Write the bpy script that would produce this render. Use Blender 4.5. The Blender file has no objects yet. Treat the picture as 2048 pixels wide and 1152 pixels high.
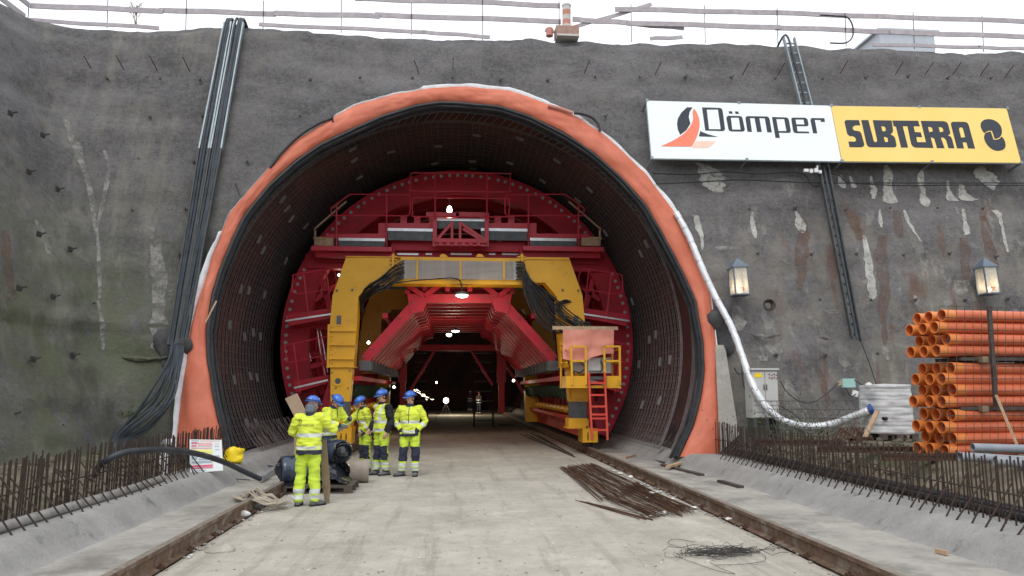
import bpy, math, random
from math import sin, cos, tan, pi, radians as R, atan2, sqrt
from mathutils import Vector as V, Matrix, noise as NZ
from mathutils.geometry import tessellate_polygon
random.seed(7)
scene = bpy.context.scene
COL = scene.collection
# ------------------------------------------------------------------ camera
F_PX = 1500.0
CAM = V((-0.45, 0.0, 1.75))
PIT = math.atan(206 / F_PX)
YAW = math.atan(119 / F_PX * cos(PIT))
fw = V((sin(YAW) * cos(PIT), cos(YAW) * cos(PIT), sin(PIT)))
rt = V((cos(YAW), -sin(YAW), 0))
up = V((-sin(YAW) * sin(PIT), -cos(YAW) * sin(PIT), cos(PIT)))
cd = bpy.data.cameras.new('camera'); co = bpy.data.objects.new('camera', cd); COL.objects.link(co)
co.location = CAM; co.rotation_euler = (pi / 2 + PIT, 0, -YAW)
cd.sensor_width = 36; cd.lens = 36 * F_PX / 2048; cd.clip_end = 800; cd.clip_start = 0.05
scene.camera = co
def ray(x, y): return fw + rt * ((x - 1024) / F_PX) + up * ((576 - y) / F_PX)
def W(x, y, Y):
    d = ray(x, y); return CAM + d * ((Y - CAM.y) / d.y)
def G(x, y, z=0.0):
    d = ray(x, y); return CAM + d * ((z - CAM.z) / d.z)
BETA = R(12); YB = 16.4
WN = V((0, -cos(BETA), sin(BETA)))          # wall normal, towards the camera
def wallY(z): return YB + z * tan(BETA)
def WP(x, y, off=0.0):                       # point on the leaning wall, off metres in front of it
    d = ray(x, y); p0 = V((0, YB, 0)) + WN * off
    return CAM + d * ((p0 - CAM).dot(WN) / d.dot(WN))
# ------------------------------------------------------------------ materials
def mat(name, c1, c2=None, rough=.7, metal=0., scale=3., bump=.2, bscale=30., spec=.4, emit=None, estr=0, detail=6, dirt=None, dirtscale=1.2, dlo=.5, dhi=.7, coat=0, nr=.6):
    m = bpy.data.materials.new(name); m.use_nodes = True
    nt = m.node_tree; N = nt.nodes; L = nt.links; b = N['Principled BSDF']
    b.inputs['Roughness'].default_value = rough; b.inputs['Metallic'].default_value = metal
    b.inputs['Specular IOR Level'].default_value = spec
    if coat: b.inputs['Coat Weight'].default_value = coat
    tc = N.new('ShaderNodeTexCoord')
    n = N.new('ShaderNodeTexNoise'); n.inputs['Scale'].default_value = scale; n.inputs['Detail'].default_value = detail; n.inputs['Roughness'].default_value = nr
    L.new(tc.outputs['Object'], n.inputs['Vector'])
    cr = N.new('ShaderNodeValToRGB'); cr.color_ramp.elements[0].position = .32; cr.color_ramp.elements[1].position = .68
    c2 = c2 or tuple(min(1, v * 1.25) for v in c1)
    cr.color_ramp.elements[0].color = (*c1, 1); cr.color_ramp.elements[1].color = (*c2, 1)
    L.new(n.outputs['Fac'], cr.inputs['Fac']); out = cr.outputs['Color']
    if dirt:
        n3 = N.new('ShaderNodeTexNoise'); n3.inputs['Scale'].default_value = dirtscale; n3.inputs['Detail'].default_value = 8; n3.inputs['Roughness'].default_value = .7
        L.new(tc.outputs['Object'], n3.inputs['Vector'])
        mr = N.new('ShaderNodeMapRange'); mr.inputs['From Min'].default_value = dlo; mr.inputs['From Max'].default_value = dhi
        L.new(n3.outputs['Fac'], mr.inputs['Value'])
        mx = N.new('ShaderNodeMix'); mx.data_type = 'RGBA'; L.new(mr.outputs['Result'], mx.inputs['Factor'])
        L.new(out, mx.inputs[6]); mx.inputs[7].default_value = (*dirt, 1); out = mx.outputs[2]
    L.new(out, b.inputs['Base Color'])
    if bump:
        n2 = N.new('ShaderNodeTexNoise'); n2.inputs['Scale'].default_value = bscale; n2.inputs['Detail'].default_value = 5
        L.new(tc.outputs['Object'], n2.inputs['Vector'])
        bp = N.new('ShaderNodeBump'); bp.inputs['Strength'].default_value = bump; bp.inputs['Distance'].default_value = .02
        L.new(n2.outputs['Fac'], bp.inputs['Height']); L.new(bp.outputs['Normal'], b.inputs['Normal'])
    if emit: b.inputs['Emission Color'].default_value = (*emit, 1); b.inputs['Emission Strength'].default_value = estr
    return m
M = {}
M['red'] = mat('red_paint', (.43, .012, .030), (.53, .018, .040), .55, scale=2, bump=.08, bscale=12, dirt=(.16, .03, .03), dlo=.5, dhi=.8)
M['redl'] = mat('red_rail_paint', (.56, .03, .06), (.64, .05, .075), .42, scale=2, bump=.05, dirt=(.3, .06, .05), dlo=.55, dhi=.8)
M['redo'] = mat('orange_red_paint', (.60, .045, .025), (.68, .07, .035), .45, scale=3, bump=.05, dirt=(.3, .07, .04))
M['yel'] = mat('yellow_paint', (.72, .36, .012), (.80, .42, .018), .42, scale=1.5, bump=.06, bscale=10, dirt=(.42, .22, .03), dirtscale=2.2, dlo=.55, dhi=.8)
M['steel'] = mat('grey_steel', (.07, .075, .08), (.13, .135, .14), .5, .3, scale=5, bump=.1)
M['silver'] = mat('zinc_steel', (.55, .56, .58), (.72, .73, .75), .35, .6, scale=5, bump=.05)
M['galv'] = mat('galvanised_tray', (.22, .27, .29), (.33, .38, .40), .5, .4, scale=4, bump=.1)
M['galvd'] = mat('weathered_tray', (.05, .055, .055), (.09, .095, .095), .7, .2, scale=4, bump=.1)
M['rust'] = mat('rusty_steel', (.05, .026, .018), (.12, .06, .035), .85, .2, scale=14, bump=.3, bscale=60)
M['rust2'] = mat('light_rust_bar', (.10, .055, .032), (.20, .115, .07), .85, .1, scale=10, bump=0)
M['bar'] = mat('rusty_bar', (.028, .020, .018), (.075, .047, .037), .85, .1, scale=6, bump=0)
M['rail'] = mat('rusty_rail', (.10, .062, .042), (.20, .125, .085), .75, .2, scale=9, bump=.3, bscale=50, dirt=(.28, .25, .21), dirtscale=4, dlo=.5, dhi=.68)
M['railtop'] = mat('rail_head', (.20, .17, .14), (.34, .30, .26), .5, .4, scale=12, bump=.1)
M['blk'] = mat('black_rubber', (.012, .013, .016), (.03, .032, .036), .5, scale=5, bump=.15)
M['hose'] = mat('dusty_hose', (.018, .022, .028), (.05, .056, .065), .45, scale=3, bump=.15)
M['cable'] = mat('dusty_cable', (.022, .030, .038), (.055, .068, .082), .55, scale=3, bump=.1)
M['white'] = mat('white_paint', (.72, .73, .73), (.8, .81, .81), .55, scale=4, bump=.05)
M['geo'] = mat('white_fleece', (.62, .64, .66), (.78, .8, .82), .85, scale=6, bump=.5, bscale=14)
M['orange'] = mat('orange_membrane', (.50, .122, .064), (.63, .185, .11), .55, scale=1.3, bump=.5, bscale=5, dirt=(.46, .13, .075), dlo=.5, dhi=.8)
M['pink'] = mat('pale_membrane', (.72, .27, .20), (.80, .34, .26), .6, scale=2, bump=.5, bscale=6)
M['wood'] = mat('plank_wood', (.42, .28, .17), (.58, .42, .28), .8, scale=6, bump=.3, dirt=(.3, .2, .13))
M['stake'] = mat('brown_board', (.20, .15, .09), (.30, .23, .15), .85, scale=6, bump=.3)
M['woodg'] = mat('weathered_plank', (.36, .33, .35), (.48, .44, .46), .85, scale=5, bump=.3)
M['woodd'] = mat('dark_pallet_wood', (.07, .055, .05), (.15, .12, .10), .85, scale=6, bump=.3)
M['hv'] = mat('hivis_yellow', (.64, .74, .05), (.74, .84, .08), .75, scale=5, bump=.45, bscale=11, dirt=(.36, .40, .10), dirtscale=5, dlo=.50, dhi=.80)
M['hvt'] = mat('hivis_trouser', (.54, .72, .05), (.62, .80, .07), .8, scale=5, bump=.45, bscale=12, dirt=(.36, .44, .10), dirtscale=4, dlo=.52, dhi=.8)
M['refl'] = mat('reflective_tape', (.50, .53, .52), (.64, .67, .66), .4, scale=9, bump=.2)
M['navy'] = mat('navy_cloth', (.018, .022, .045), (.04, .045, .075), .85, scale=8, bump=.4, bscale=16)
M['black'] = mat('black_cloth', (.008, .009, .013), (.018, .02, .026), .85, scale=8, bump=.4, bscale=16)
M['skin'] = mat('skin', (.50, .27, .19), (.58, .33, .24), .55, scale=12, bump=.05)
M['helm'] = mat('blue_helmet', (.035, .13, .50), (.05, .17, .58), .25, scale=4, bump=.03, coat=.3)
M['helmw'] = mat('white_helmet', (.6, .6, .6), None, .3, bump=0)
M['hood'] = mat('grey_hood', (.12, .14, .17), (.19, .21, .24), .85, scale=8, bump=.3)
M['boot'] = mat('dusty_boot', (.06, .065, .075), (.17, .17, .175), .8, scale=10, bump=.3)
M['glove'] = mat('grey_glove', (.10, .12, .12), (.24, .27, .26), .8, scale=20, bump=.2)
M['foil'] = mat('blue_black_foil', (.018, .03, .055), (.05, .075, .12), .22, scale=3, bump=.6, bscale=7, spec=.7)
M['foilb'] = mat('black_foil', (.008, .010, .014), (.02, .024, .03), .25, scale=3, bump=.6, bscale=9, spec=.7)
M['tan'] = mat('brown_tarp', (.22, .18, .14), (.34, .29, .24), .6, scale=3, bump=.5, bscale=6)
M['card'] = mat('cardboard', (.36, .25, .17), (.44, .32, .23), .85, scale=3, bump=.1)
M['signw'] = mat('banner_white', (.78, .84, .84), (.82, .87, .87), .5, scale=1, bump=.05, bscale=3)
M['signy'] = mat('banner_yellow', (.88, .60, .16), (.92, .65, .20), .5, scale=1, bump=.05, bscale=3)
M['ink'] = mat('dark_ink', (.022, .028, .042), (.03, .036, .05), .5, bump=0)
M['inkr'] = mat('salmon_ink', (.82, .20, .12), (.85, .23, .14), .5, bump=0)
M['inkp'] = mat('pale_salmon_ink', (.84, .48, .36), (.86, .62, .52), .5, bump=0)
M['pipe'] = mat('orange_pipe', (.55, .115, .045), (.63, .155, .065), .38, scale=1.5, bump=.03, dirt=(.45, .13, .05), dirtscale=3, dlo=.55, dhi=.8)
M['pipes'] = mat('orange_socket', (.66, .19, .045), (.72, .24, .06), .4, scale=1.5, bump=.03)
M['gpipe'] = mat('grey_pipe', (.20, .22, .25), (.28, .30, .33), .45, scale=2, bump=.05)
M['cab'] = mat('cabinet_grey', (.46, .46, .44), (.54, .54, .52), .5, scale=2, bump=.03, dirt=(.34, .33, .30), dlo=.55, dhi=.8)
M['mint'] = mat('mint_plastic', (.30, .50, .46), None, .5, bump=0)
M['bag'] = mat('white_bag', (.52, .53, .54), (.66, .67, .68), .45, scale=3, bump=.5, bscale=8)
M['yplastic'] = mat('yellow_plastic', (.85, .60, .01), (.9, .68, .02), .35, scale=3, bump=.3)
M['slate'] = mat('slate_roof', (.10, .13, .17), (.15, .18, .22), .5, .2, bump=.1)
M['duct'] = mat('white_duct', (.62, .64, .66), (.76, .78, .8), .4, .2, scale=5, bump=.4, bscale=16)
M['bluep'] = mat('blue_coupling', (.02, .07, .25), None, .4, bump=0)
M['rope'] = mat('rope', (.30, .26, .2), (.42, .37, .3), .9, bump=.3)
M['dwood'] = mat('wet_wood', (.05, .04, .035), (.10, .08, .07), .8, bump=.3)
M['fleck'] = mat('white_rubble', (.62, .61, .58), (.75, .74, .71), .9, bump=.3)
M['stone'] = mat('grey_stone', (.22, .21, .19), (.34, .32, .29), .9, bump=.4)
M['green'] = mat('moss_green', (.03, .05, .012), (.07, .10, .03), .9, bump=.3)
M['ghose'] = mat('green_hose', (.012, .03, .018), (.03, .055, .03), .6, bump=.2)
M['brown'] = mat('brown_jacket', (.035, .02, .015), (.06, .035, .025), .85, bump=.3)
def emis(name, c, s):
    m = bpy.data.materials.new(name); m.use_nodes = True; b = m.node_tree.nodes['Principled BSDF']
    b.inputs['Base Color'].default_value = (.8, .8, .8, 1)
    b.inputs['Emission Color'].default_value = (*c, 1); b.inputs['Emission Strength'].default_value = s
    return m
M['lamp'] = emis('lamp_glow', (1, .93, .75), 9)
M['bolt'] = mat('bolt_steel', (.22, .22, .23), (.5, .5, .52), .4, .5, scale=9)
M['warm'] = emis('lantern_glow', (1, .72, .45), 2.2)
M['spark'] = emis('spark_glow', (1, .85, .6), 9)
# rebar / dark membrane
M['memb'] = mat('dark_membrane', (.085, .028, .023), (.12, .042, .033), .75, scale=.9, bump=.3, bscale=6, dirt=(.02, .019, .022), dirtscale=.5, dlo=.42, dhi=.62)
M['membo'] = mat('reddish_membrane', (.14, .035, .025), (.20, .05, .032), .7, scale=1, bump=.4, bscale=5)
M['anch'] = mat('anchor_steel', (.035, .032, .032), (.09, .08, .075), .7, .2, scale=9)
M['spacer'] = mat('spacer_grey', (.13, .125, .12), (.20, .19, .185), .8, bump=0)
M['cagebar'] = mat('cage_bar', (.10, .080, .078), (.17, .14, .135), .7, .2, scale=4, bump=0)
M['tie'] = mat('tie_wire', (.20, .17, .16), (.36, .32, .30), .6, .2, bump=0)
def glassmat():
    m = bpy.data.materials.new('lantern_glass'); m.use_nodes = True; nt = m.node_tree; N = nt.nodes; L = nt.links
    b = N['Principled BSDF']; b.inputs['Base Color'].default_value = (.62, .60, .52, 1); b.inputs['Roughness'].default_value = .25
    tc = N.new('ShaderNodeTexCoord'); n = N.new('ShaderNodeTexNoise'); n.inputs['Scale'].default_value = 4
    L.new(tc.outputs['Object'], n.inputs['Vector'])
    tr = N.new('ShaderNodeBsdfTransparent'); mx = N.new('ShaderNodeMixShader')
    mr = N.new('ShaderNodeMapRange'); mr.inputs['To Min'].default_value = .30; mr.inputs['To Max'].default_value = .62
    L.new(n.outputs['Fac'], mr.inputs['Value']); L.new(mr.outputs['Result'], mx.inputs['Fac'])
    L.new(tr.outputs[0], mx.inputs[1]); L.new(b.outputs[0], mx.inputs[2]); L.new(mx.outputs[0], N['Material Output'].inputs['Surface'])
    return m
M['glass'] = glassmat()
# ------------------------------------------------------------------ mesh builder
class MB:
    def __init__(s): s.v = []; s.f = []; s.m = []; s.mi = 0
    def add(s, vs, fs):
        o = len(s.v); s.v += [V(p) for p in vs]
        for f in fs: s.f.append([o + i for i in f]); s.m.append(s.mi)
        return s
    def hexa(s, a, b):   # a: 4 pts front, b: 4 pts back
        return s.add(list(a) + list(b), [(0, 1, 2, 3), (7, 6, 5, 4), (0, 4, 5, 1), (1, 5, 6, 2), (2, 6, 7, 3), (3, 7, 4, 0)])
    def box(s, c, d, rot=None):
        c = V(c); x, y, z = d[0] / 2, d[1] / 2, d[2] / 2
        ps = [V((sx * x, sy * y, sz * z)) for sy in (-1, 1) for sx, sz in ((-1, -1), (1, -1), (1, 1), (-1, 1))]
        if rot is not None: ps = [rot @ p for p in ps]
        ps = [p + c for p in ps]
        return s.hexa(ps[:4], ps[4:])
    def bar(s, p0, p1, w, h=None, upv=(0, 0, 1)):
        p0 = V(p0); p1 = V(p1); h = h or w; d = (p1 - p0)
        if d.length < 1e-6: return s
        d.normalize(); u = V(upv)
        if abs(d.dot(u)) > .98: u = V((0, 1, 0))
        a = d.cross(u).normalized(); b = a.cross(d)
        q = [(-1, -1), (1, -1), (1, 1), (-1, 1)]
        return s.hexa([p0 + a * (i * w / 2) + b * (j * h / 2) for i, j in q], [p1 + a * (i * w / 2) + b * (j * h / 2) for i, j in q])
    def tube(s, pts, r, n=8, cap=True, rf=None):
        pts = [V(p) for p in pts]; k = len(pts); o = len(s.v); prev = None
        for i, p in enumerate(pts):
            d = (pts[min(i + 1, k - 1)] - pts[max(i - 1, 0)]).normalized()
            if prev is None:
                u = V((0, 0, 1)) if abs(d.z) < .9 else V((1, 0, 0))
                a = d.cross(u).normalized()
            else:
                a = (prev - d * prev.dot(d)).normalized()
            prev = a; b = d.cross(a); rr = rf(i / (k - 1)) * r if rf else r
            s.v += [p + a * (cos(2 * pi * j / n) * rr) + b * (sin(2 * pi * j / n) * rr) for j in range(n)]
        for i in range(k - 1):
            for j in range(n):
                s.f.append([o + i * n + j, o + i * n + (j + 1) % n, o + (i + 1) * n + (j + 1) % n, o + (i + 1) * n + j]); s.m.append(s.mi)
        if cap:
            s.f.append([o + j for j in range(n)][::-1]); s.m.append(s.mi); s.f.append([o + (k - 1) * n + j for j in range(n)]); s.m.append(s.mi)
        return s
    def prism(s, pts, ext):   # planar polygon, extruded by ext
        pts = [V(p) for p in pts]; ext = V(ext); n = len(pts); tr = tessellate_polygon([pts])
        s.add(pts + [p + ext for p in pts], [tuple(t) for t in tr] + [tuple(n + i for i in t[::-1]) for t in tr] + [(i, (i + 1) % n, n + (i + 1) % n, n + i) for i in range(n)])
        return s
    def lathe(s, prof, c=(0, 0, 0), n=16, ax=None):   # prof: (r, z)
        o = len(s.v); c = V(c); q = ax if ax is not None else Matrix.Identity(3)
        for r, z in prof:
            for j in range(n): s.v.append(c + q @ V((r * cos(2 * pi * j / n), r * sin(2 * pi * j / n), z)))
        for i in range(len(prof) - 1):
            for j in range(n):
                s.f.append([o + i * n + j, o + i * n + (j + 1) % n, o + (i + 1) * n + (j + 1) % n, o + (i + 1) * n + j]); s.m.append(s.mi)
        return s
    def ell(s, c, r, n=14, k=8, rot=None):
        c = V(c); o = len(s.v)
        for i in range(k + 1):
            t = pi * i / k
            for j in range(n):
                p = V((r[0] * sin(t) * cos(2 * pi * j / n), r[1] * sin(t) * sin(2 * pi * j / n), r[2] * cos(t)))
                if rot is not None: p = rot @ p
                s.v.append(c + p)
        for i in range(k):
            for j in range(n):
                s.f.append([o + i * n + j, o + (i + 1) * n + j, o + (i + 1) * n + (j + 1) % n, o + i * n + (j + 1) % n]); s.m.append(s.mi)
        return s
    def grid(s, fn, nu, nv):
        o = len(s.v)
        for i in range(nu + 1):
            for j in range(nv + 1): s.v.append(V(fn(i / nu, j / nv)))
        w = nv + 1
        for i in range(nu):
            for j in range(nv): s.f.append([o + i * w + j, o + (i + 1) * w + j, o + (i + 1) * w + j + 1, o + i * w + j + 1]); s.m.append(s.mi)
        return s
    def jitter(s, a, sc, ph=0):
        for p in s.v:
            q = NZ.noise_vector(p * sc + V((ph, ph, ph))); p += q * a
        return s
    def mesh(s, name, mats, off=V((0, 0, 0)), smooth=False, fix=True):
        me = bpy.data.meshes.new(name)
        me.from_pydata([p - off for p in s.v], [], s.f)
        if not isinstance(mats, (list, tuple)): mats = [mats]
        for m in mats: me.materials.append(M[m] if isinstance(m, str) else m)
        if len(mats) > 1:
            for p, i in zip(me.polygons, s.m): p.material_index = i
        if fix:
            import bmesh
            bm = bmesh.new(); bm.from_mesh(me); bmesh.ops.remove_doubles(bm, verts=bm.verts, dist=1e-5)
            bmesh.ops.recalc_face_normals(bm, faces=bm.faces); bm.to_mesh(me); bm.free()
        if smooth:
            me.shade_smooth()
            if smooth != 'all': me.set_sharp_from_angle(angle=R(40))
        me.update()
        return me
def props(o, label=None, cat=None, group=None, kind=None):
    if label: o['label'] = label
    if cat: o['category'] = cat
    if group: o['group'] = group
    if kind: o['kind'] = kind
    return o
def objs(name, mb, mats, parent, **k):
    n = len(mb.v); par = list(range(n))
    def find(a):
        while par[a] != a: par[a] = par[par[a]]; a = par[a]
        return a
    for f in mb.f:
        for q in f[1:]: par[find(q)] = find(f[0])
    comp = {}
    for fi, f in enumerate(mb.f): comp.setdefault(find(f[0]), []).append(fi)
    for fs in comp.values():
        ids = sorted({i for fi in fs for i in mb.f[fi]}); mp = {q: i for i, q in enumerate(ids)}; b = MB(); b.v = [mb.v[i] for i in ids]; b.f = [[mp[i] for i in mb.f[fi]] for fi in fs]; b.m = [mb.m[fi] for fi in fs]
        obj(name, b, mats, parent, **k)
def thing(name, loc, label, cat, group=None, kind=None):
    o = bpy.data.objects.new(name, None); COL.objects.link(o); o.location = V(loc); o.empty_display_size = .1
    props(o, label, cat, group, kind); WL[o.name] = V(loc); return o
WL = {}
def obj(name, mb, mats, parent=None, smooth=False, label=None, cat=None, group=None, kind=None, at=None, fix=True):
    """world-coordinate mesh; its origin goes to `at` (default: parent's location)"""
    pw = WL.get(parent.name, V((0, 0, 0))) if parent else V((0, 0, 0))
    base = V(at) if at is not None else (pw if parent else sum(mb.v, V()) / max(1, len(mb.v)))
    if parent is None and at is None: base.z = min(p.z for p in mb.v)
    me = mb.mesh(name, mats, base, smooth, fix)
    o = bpy.data.objects.new(name, me); COL.objects.link(o)
    if parent: o.parent = parent; o.location = base - pw
    else: o.location = base
    WL[o.name] = base
    props(o, label, cat, group, kind); return o
def inst(src, parent, loc, rot=None, scale=None):
    """a copy sharing mesh; loc is a world position"""
    c = src.copy(); COL.objects.link(c); c.parent = parent
    pw = WL.get(parent.name, V((0, 0, 0))) if parent else V((0, 0, 0))
    c.location = V(loc) - pw
    if rot is not None: c.rotation_euler = rot
    if scale is not None: c.scale = scale
    WL[c.name] = V(loc); return c
def copy_thing(root, loc, rotz=None, label=None):
    r = root.copy(); COL.objects.link(r); r.location = V(loc); WL[r.name] = V(loc)
    if rotz is not None: r.rotation_euler = (0, 0, rotz)
    if label: r['label'] = label
    for ch in list(root.children):
        c = ch.copy(); COL.objects.link(c); c.parent = r
        for g in list(ch.children):
            d = g.copy(); COL.objects.link(d); d.parent = c
    return r
def pbox(mb, x0, y0, x1, y1, Y, depth):
    """box whose front face fills a rectangle of the view at distance Y"""
    a = W(x0, y1, Y); b = W(x1, y0, Y)
    x0_, x1_, z0, z1 = a.x, b.x, a.z, b.z
    return mb.box(((x0_ + x1_) / 2, Y + depth / 2, (z0 + z1) / 2), (x1_ - x0_, depth, z1 - z0))
def ppoly(mb, pts, Y, depth): return mb.prism([W(x, y, Y) for x, y in pts], (0, depth, 0))
def smooth_path(pts, n=8):
    pts = [V(p) for p in pts]; out = []
    P = [pts[0] * 2 - pts[1]] + pts + [pts[-1] * 2 - pts[-2]]
    for i in range(1, len(P) - 2):
        a, b, c, d = P[i - 1:i + 3]
        for k in range(n):
            t = k / n
            out.append(.5 * ((2 * b) + (c - a) * t + (2 * a - 5 * b + 4 * c - d) * t * t + (3 * b - a - 3 * c + d) * t ** 3))
    out.append(pts[-1]); return out
def resample(pts, n):
    pts = [V(p) for p in pts]; L = [0]
    for a, b in zip(pts, pts[1:]): L.append(L[-1] + (b - a).length)
    out = []; j = 0
    for i in range(n + 1):
        t = L[-1] * i / n
        while j < len(L) - 2 and L[j + 1] < t: j += 1
        u = (t - L[j]) / max(1e-9, L[j + 1] - L[j]); out.append(pts[j].lerp(pts[j + 1], min(1, u)))
    return out
# ------------------------------------------------------------------ world
w = bpy.data.worlds.new('World'); scene.world = w; w.use_nodes = True
nt = w.node_tree; bg = nt.nodes['Background']
sk = nt.nodes.new('ShaderNodeTexSky'); sk.sky_type = 'NISHITA'; sk.sun_disc = False
SUN_EL, SUN_AZ = R(52), R(205)
sk.sun_elevation = SUN_EL; sk.sun_rotation = SUN_AZ; sk.dust_density = 4; sk.air_density = 1
mx = nt.nodes.new('ShaderNodeMix'); mx.data_type = 'RGBA'; mx.inputs['Factor'].default_value = .88
mx.inputs[7].default_value = (12.4, 12.8, 13.4, 1)
nt.links.new(sk.outputs[0], mx.inputs[6]); nt.links.new(mx.outputs[2], bg.inputs[0]); bg.inputs[1].default_value = .1
sl = bpy.data.lights.new('sun', 'SUN'); sl.energy = .9; sl.angle = R(30); sl.color = (1, .97, .93)
so = bpy.data.objects.new('sun', sl); COL.objects.link(so)
# blender sky: rotation measured from +Y clockwise
sd = V((sin(SUN_AZ) * cos(SUN_EL), cos(SUN_AZ) * cos(SUN_EL), sin(SUN_EL)))
so.rotation_euler = sd.to_track_quat('Z', 'Y').to_euler(); so.location = (0, -10, 40)
scene.view_settings.view_transform = 'Standard'; scene.view_settings.look = 'None'
scene.view_settings.exposure = EXPO = 0.24; scene.view_settings.gamma = 1
def plight(name, p, e, c=(1, .82, .58), r=.15, parent=None):
    l = bpy.data.lights.new(name, 'POINT'); l.energy = e; l.color = c; l.shadow_soft_size = r
    o = bpy.data.objects.new(name, l); COL.objects.link(o); o.location = p; return o
# ================================================================== people
def remesh(mb, vox, it=4, fac=.5, wr=0, wsc=6, ph=0):
    me0 = mb.mesh('tmp', 'skin'); o = bpy.data.objects.new('tmp', me0); COL.objects.link(o)
    r = o.modifiers.new('r', 'REMESH'); r.mode = 'VOXEL'; r.voxel_size = vox
    s = o.modifiers.new('s', 'SMOOTH'); s.iterations = it; s.factor = fac
    dg = bpy.context.evaluated_depsgraph_get(); dg.update()
    me = bpy.data.meshes.new_from_object(o.evaluated_get(dg)); bpy.data.objects.remove(o); bpy.data.meshes.remove(me0)
    if wr:
        nrm = [v.normal.copy() for v in me.vertices]
        for v, n in zip(me.vertices, nrm):
            p = v.co
            a = NZ.noise(V((p.x * wsc, p.y * wsc, p.z * wsc * 1.6)) + V((ph, ph, 0))); c = abs(NZ.noise(V((p.x * wsc * .8, p.y * wsc * .8, p.z * wsc * 2.2)) + V((0, ph, 5))))
            v.co = p + n * (wr * (a + 1.2 * (.35 - c)))
    return me
def limb(mb, pts, rs, ref=(1, 0, 0), n=14, flat=False):
    pts = [V(p) for p in pts]; rs = [(r, r) if not isinstance(r, tuple) else r for r in rs]; k = len(pts); o = len(mb.v)
    # rounded ends
    d0 = (pts[0] - pts[1]).normalized(); d1 = (pts[-1] - pts[-2]).normalized()
    P_ = [pts[0] + d0 * min(rs[0]) * .55] + pts + [pts[-1] + d1 * min(rs[-1]) * .55]; Rr = [(rs[0][0] * .55, rs[0][1] * .55)] + rs + [(rs[-1][0] * .55, rs[-1][1] * .55)]
    if flat: P_[0] = pts[0] + d0 * .004; Rr[0] = (rs[0][0] * .97, rs[0][1] * .97)
    k = len(P_)
    for i, p in enumerate(P_):
        d = (P_[min(i + 1, k - 1)] - P_[max(i - 1, 0)]).normalized(); x = V(ref); a = (x - d * x.dot(d)).normalized(); b = d.cross(a)
        mb.v += [p + a * (cos(2 * pi * j / n) * Rr[i][0]) + b * (sin(2 * pi * j / n) * Rr[i][1]) for j in range(n)]
    for i in range(k - 1):
        for j in range(n): mb.f.append([o + i * n + j, o + i * n + (j + 1) % n, o + (i + 1) * n + (j + 1) % n, o + (i + 1) * n + j]); mb.m.append(0)
    mb.f.append([o + j for j in range(n)][::-1]); mb.m.append(0); mb.f.append([o + (k - 1) * n + j for j in range(n)]); mb.m.append(0)
def hand(mb, wr, el, curl, side, palm_n):
    """palm, four fingers of unequal length with two bends, thumb from the side of the palm"""
    d = (wr - el).normalized(); pn = V(palm_n); pn = (pn - d * pn.dot(d)).normalized(); s = d.cross(pn).normalized() * side
    limb(mb, [wr - d * .02, wr + d * .03, wr + d * .085], [(.026, .020), (.040, .016), (.041, .014)], ref=s)
    for i, (L_, off) in enumerate(((.070, .031), (.080, .011), (.074, -.010), (.058, -.030))):
        p = wr + d * .085 + s * off; dd = d; pts = [p - d * .02, p]; seg = (.42, .32, .26)
        for k in range(3):
            c = curl * (.55 + .25 * k); dd = (dd * cos(c) + pn * sin(c)).normalized(); p = p + dd * L_ * seg[k]; pts.append(p)
        limb(mb, pts, [.010, .0098, .0090, .0082, .0068], ref=s, n=8)
    p = wr + d * .03 + s * .034; dd = (d * .75 + s * .6 + pn * .25).normalized(); pts = [wr + d * .015 + s * .015, p, p + dd * .035]
    dd2 = (dd * .8 + d * .4 + pn * .35 * min(1, curl * 2)).normalized(); pts.append(pts[-1] + dd2 * .028); limb(mb, pts, [.013, .012, .0105, .0085], ref=d, n=8)
BASE = dict(pel=(0, 0, .93), wst=(0, 0, 1.06), chs=(0, -.01, 1.27), nck=(0, .0, 1.44), hd=(0, -.02, 1.60),
            shL=(.185, 0, 1.38), shR=(-.185, 0, 1.38), elL=(.25, .03, 1.10), elR=(-.25, .03, 1.10), wrL=(.24, -.08, .86), wrR=(-.24, -.08, .86),
            hpL=(.095, 0, .90), hpR=(-.095, 0, .90), knL=(.11, -.02, .49), knR=(-.11, -.02, .49), anL=(.115, .02, .09), anR=(-.115, .02, .09), toeL=(.03, -1), toeR=(-.03, -1))
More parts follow.
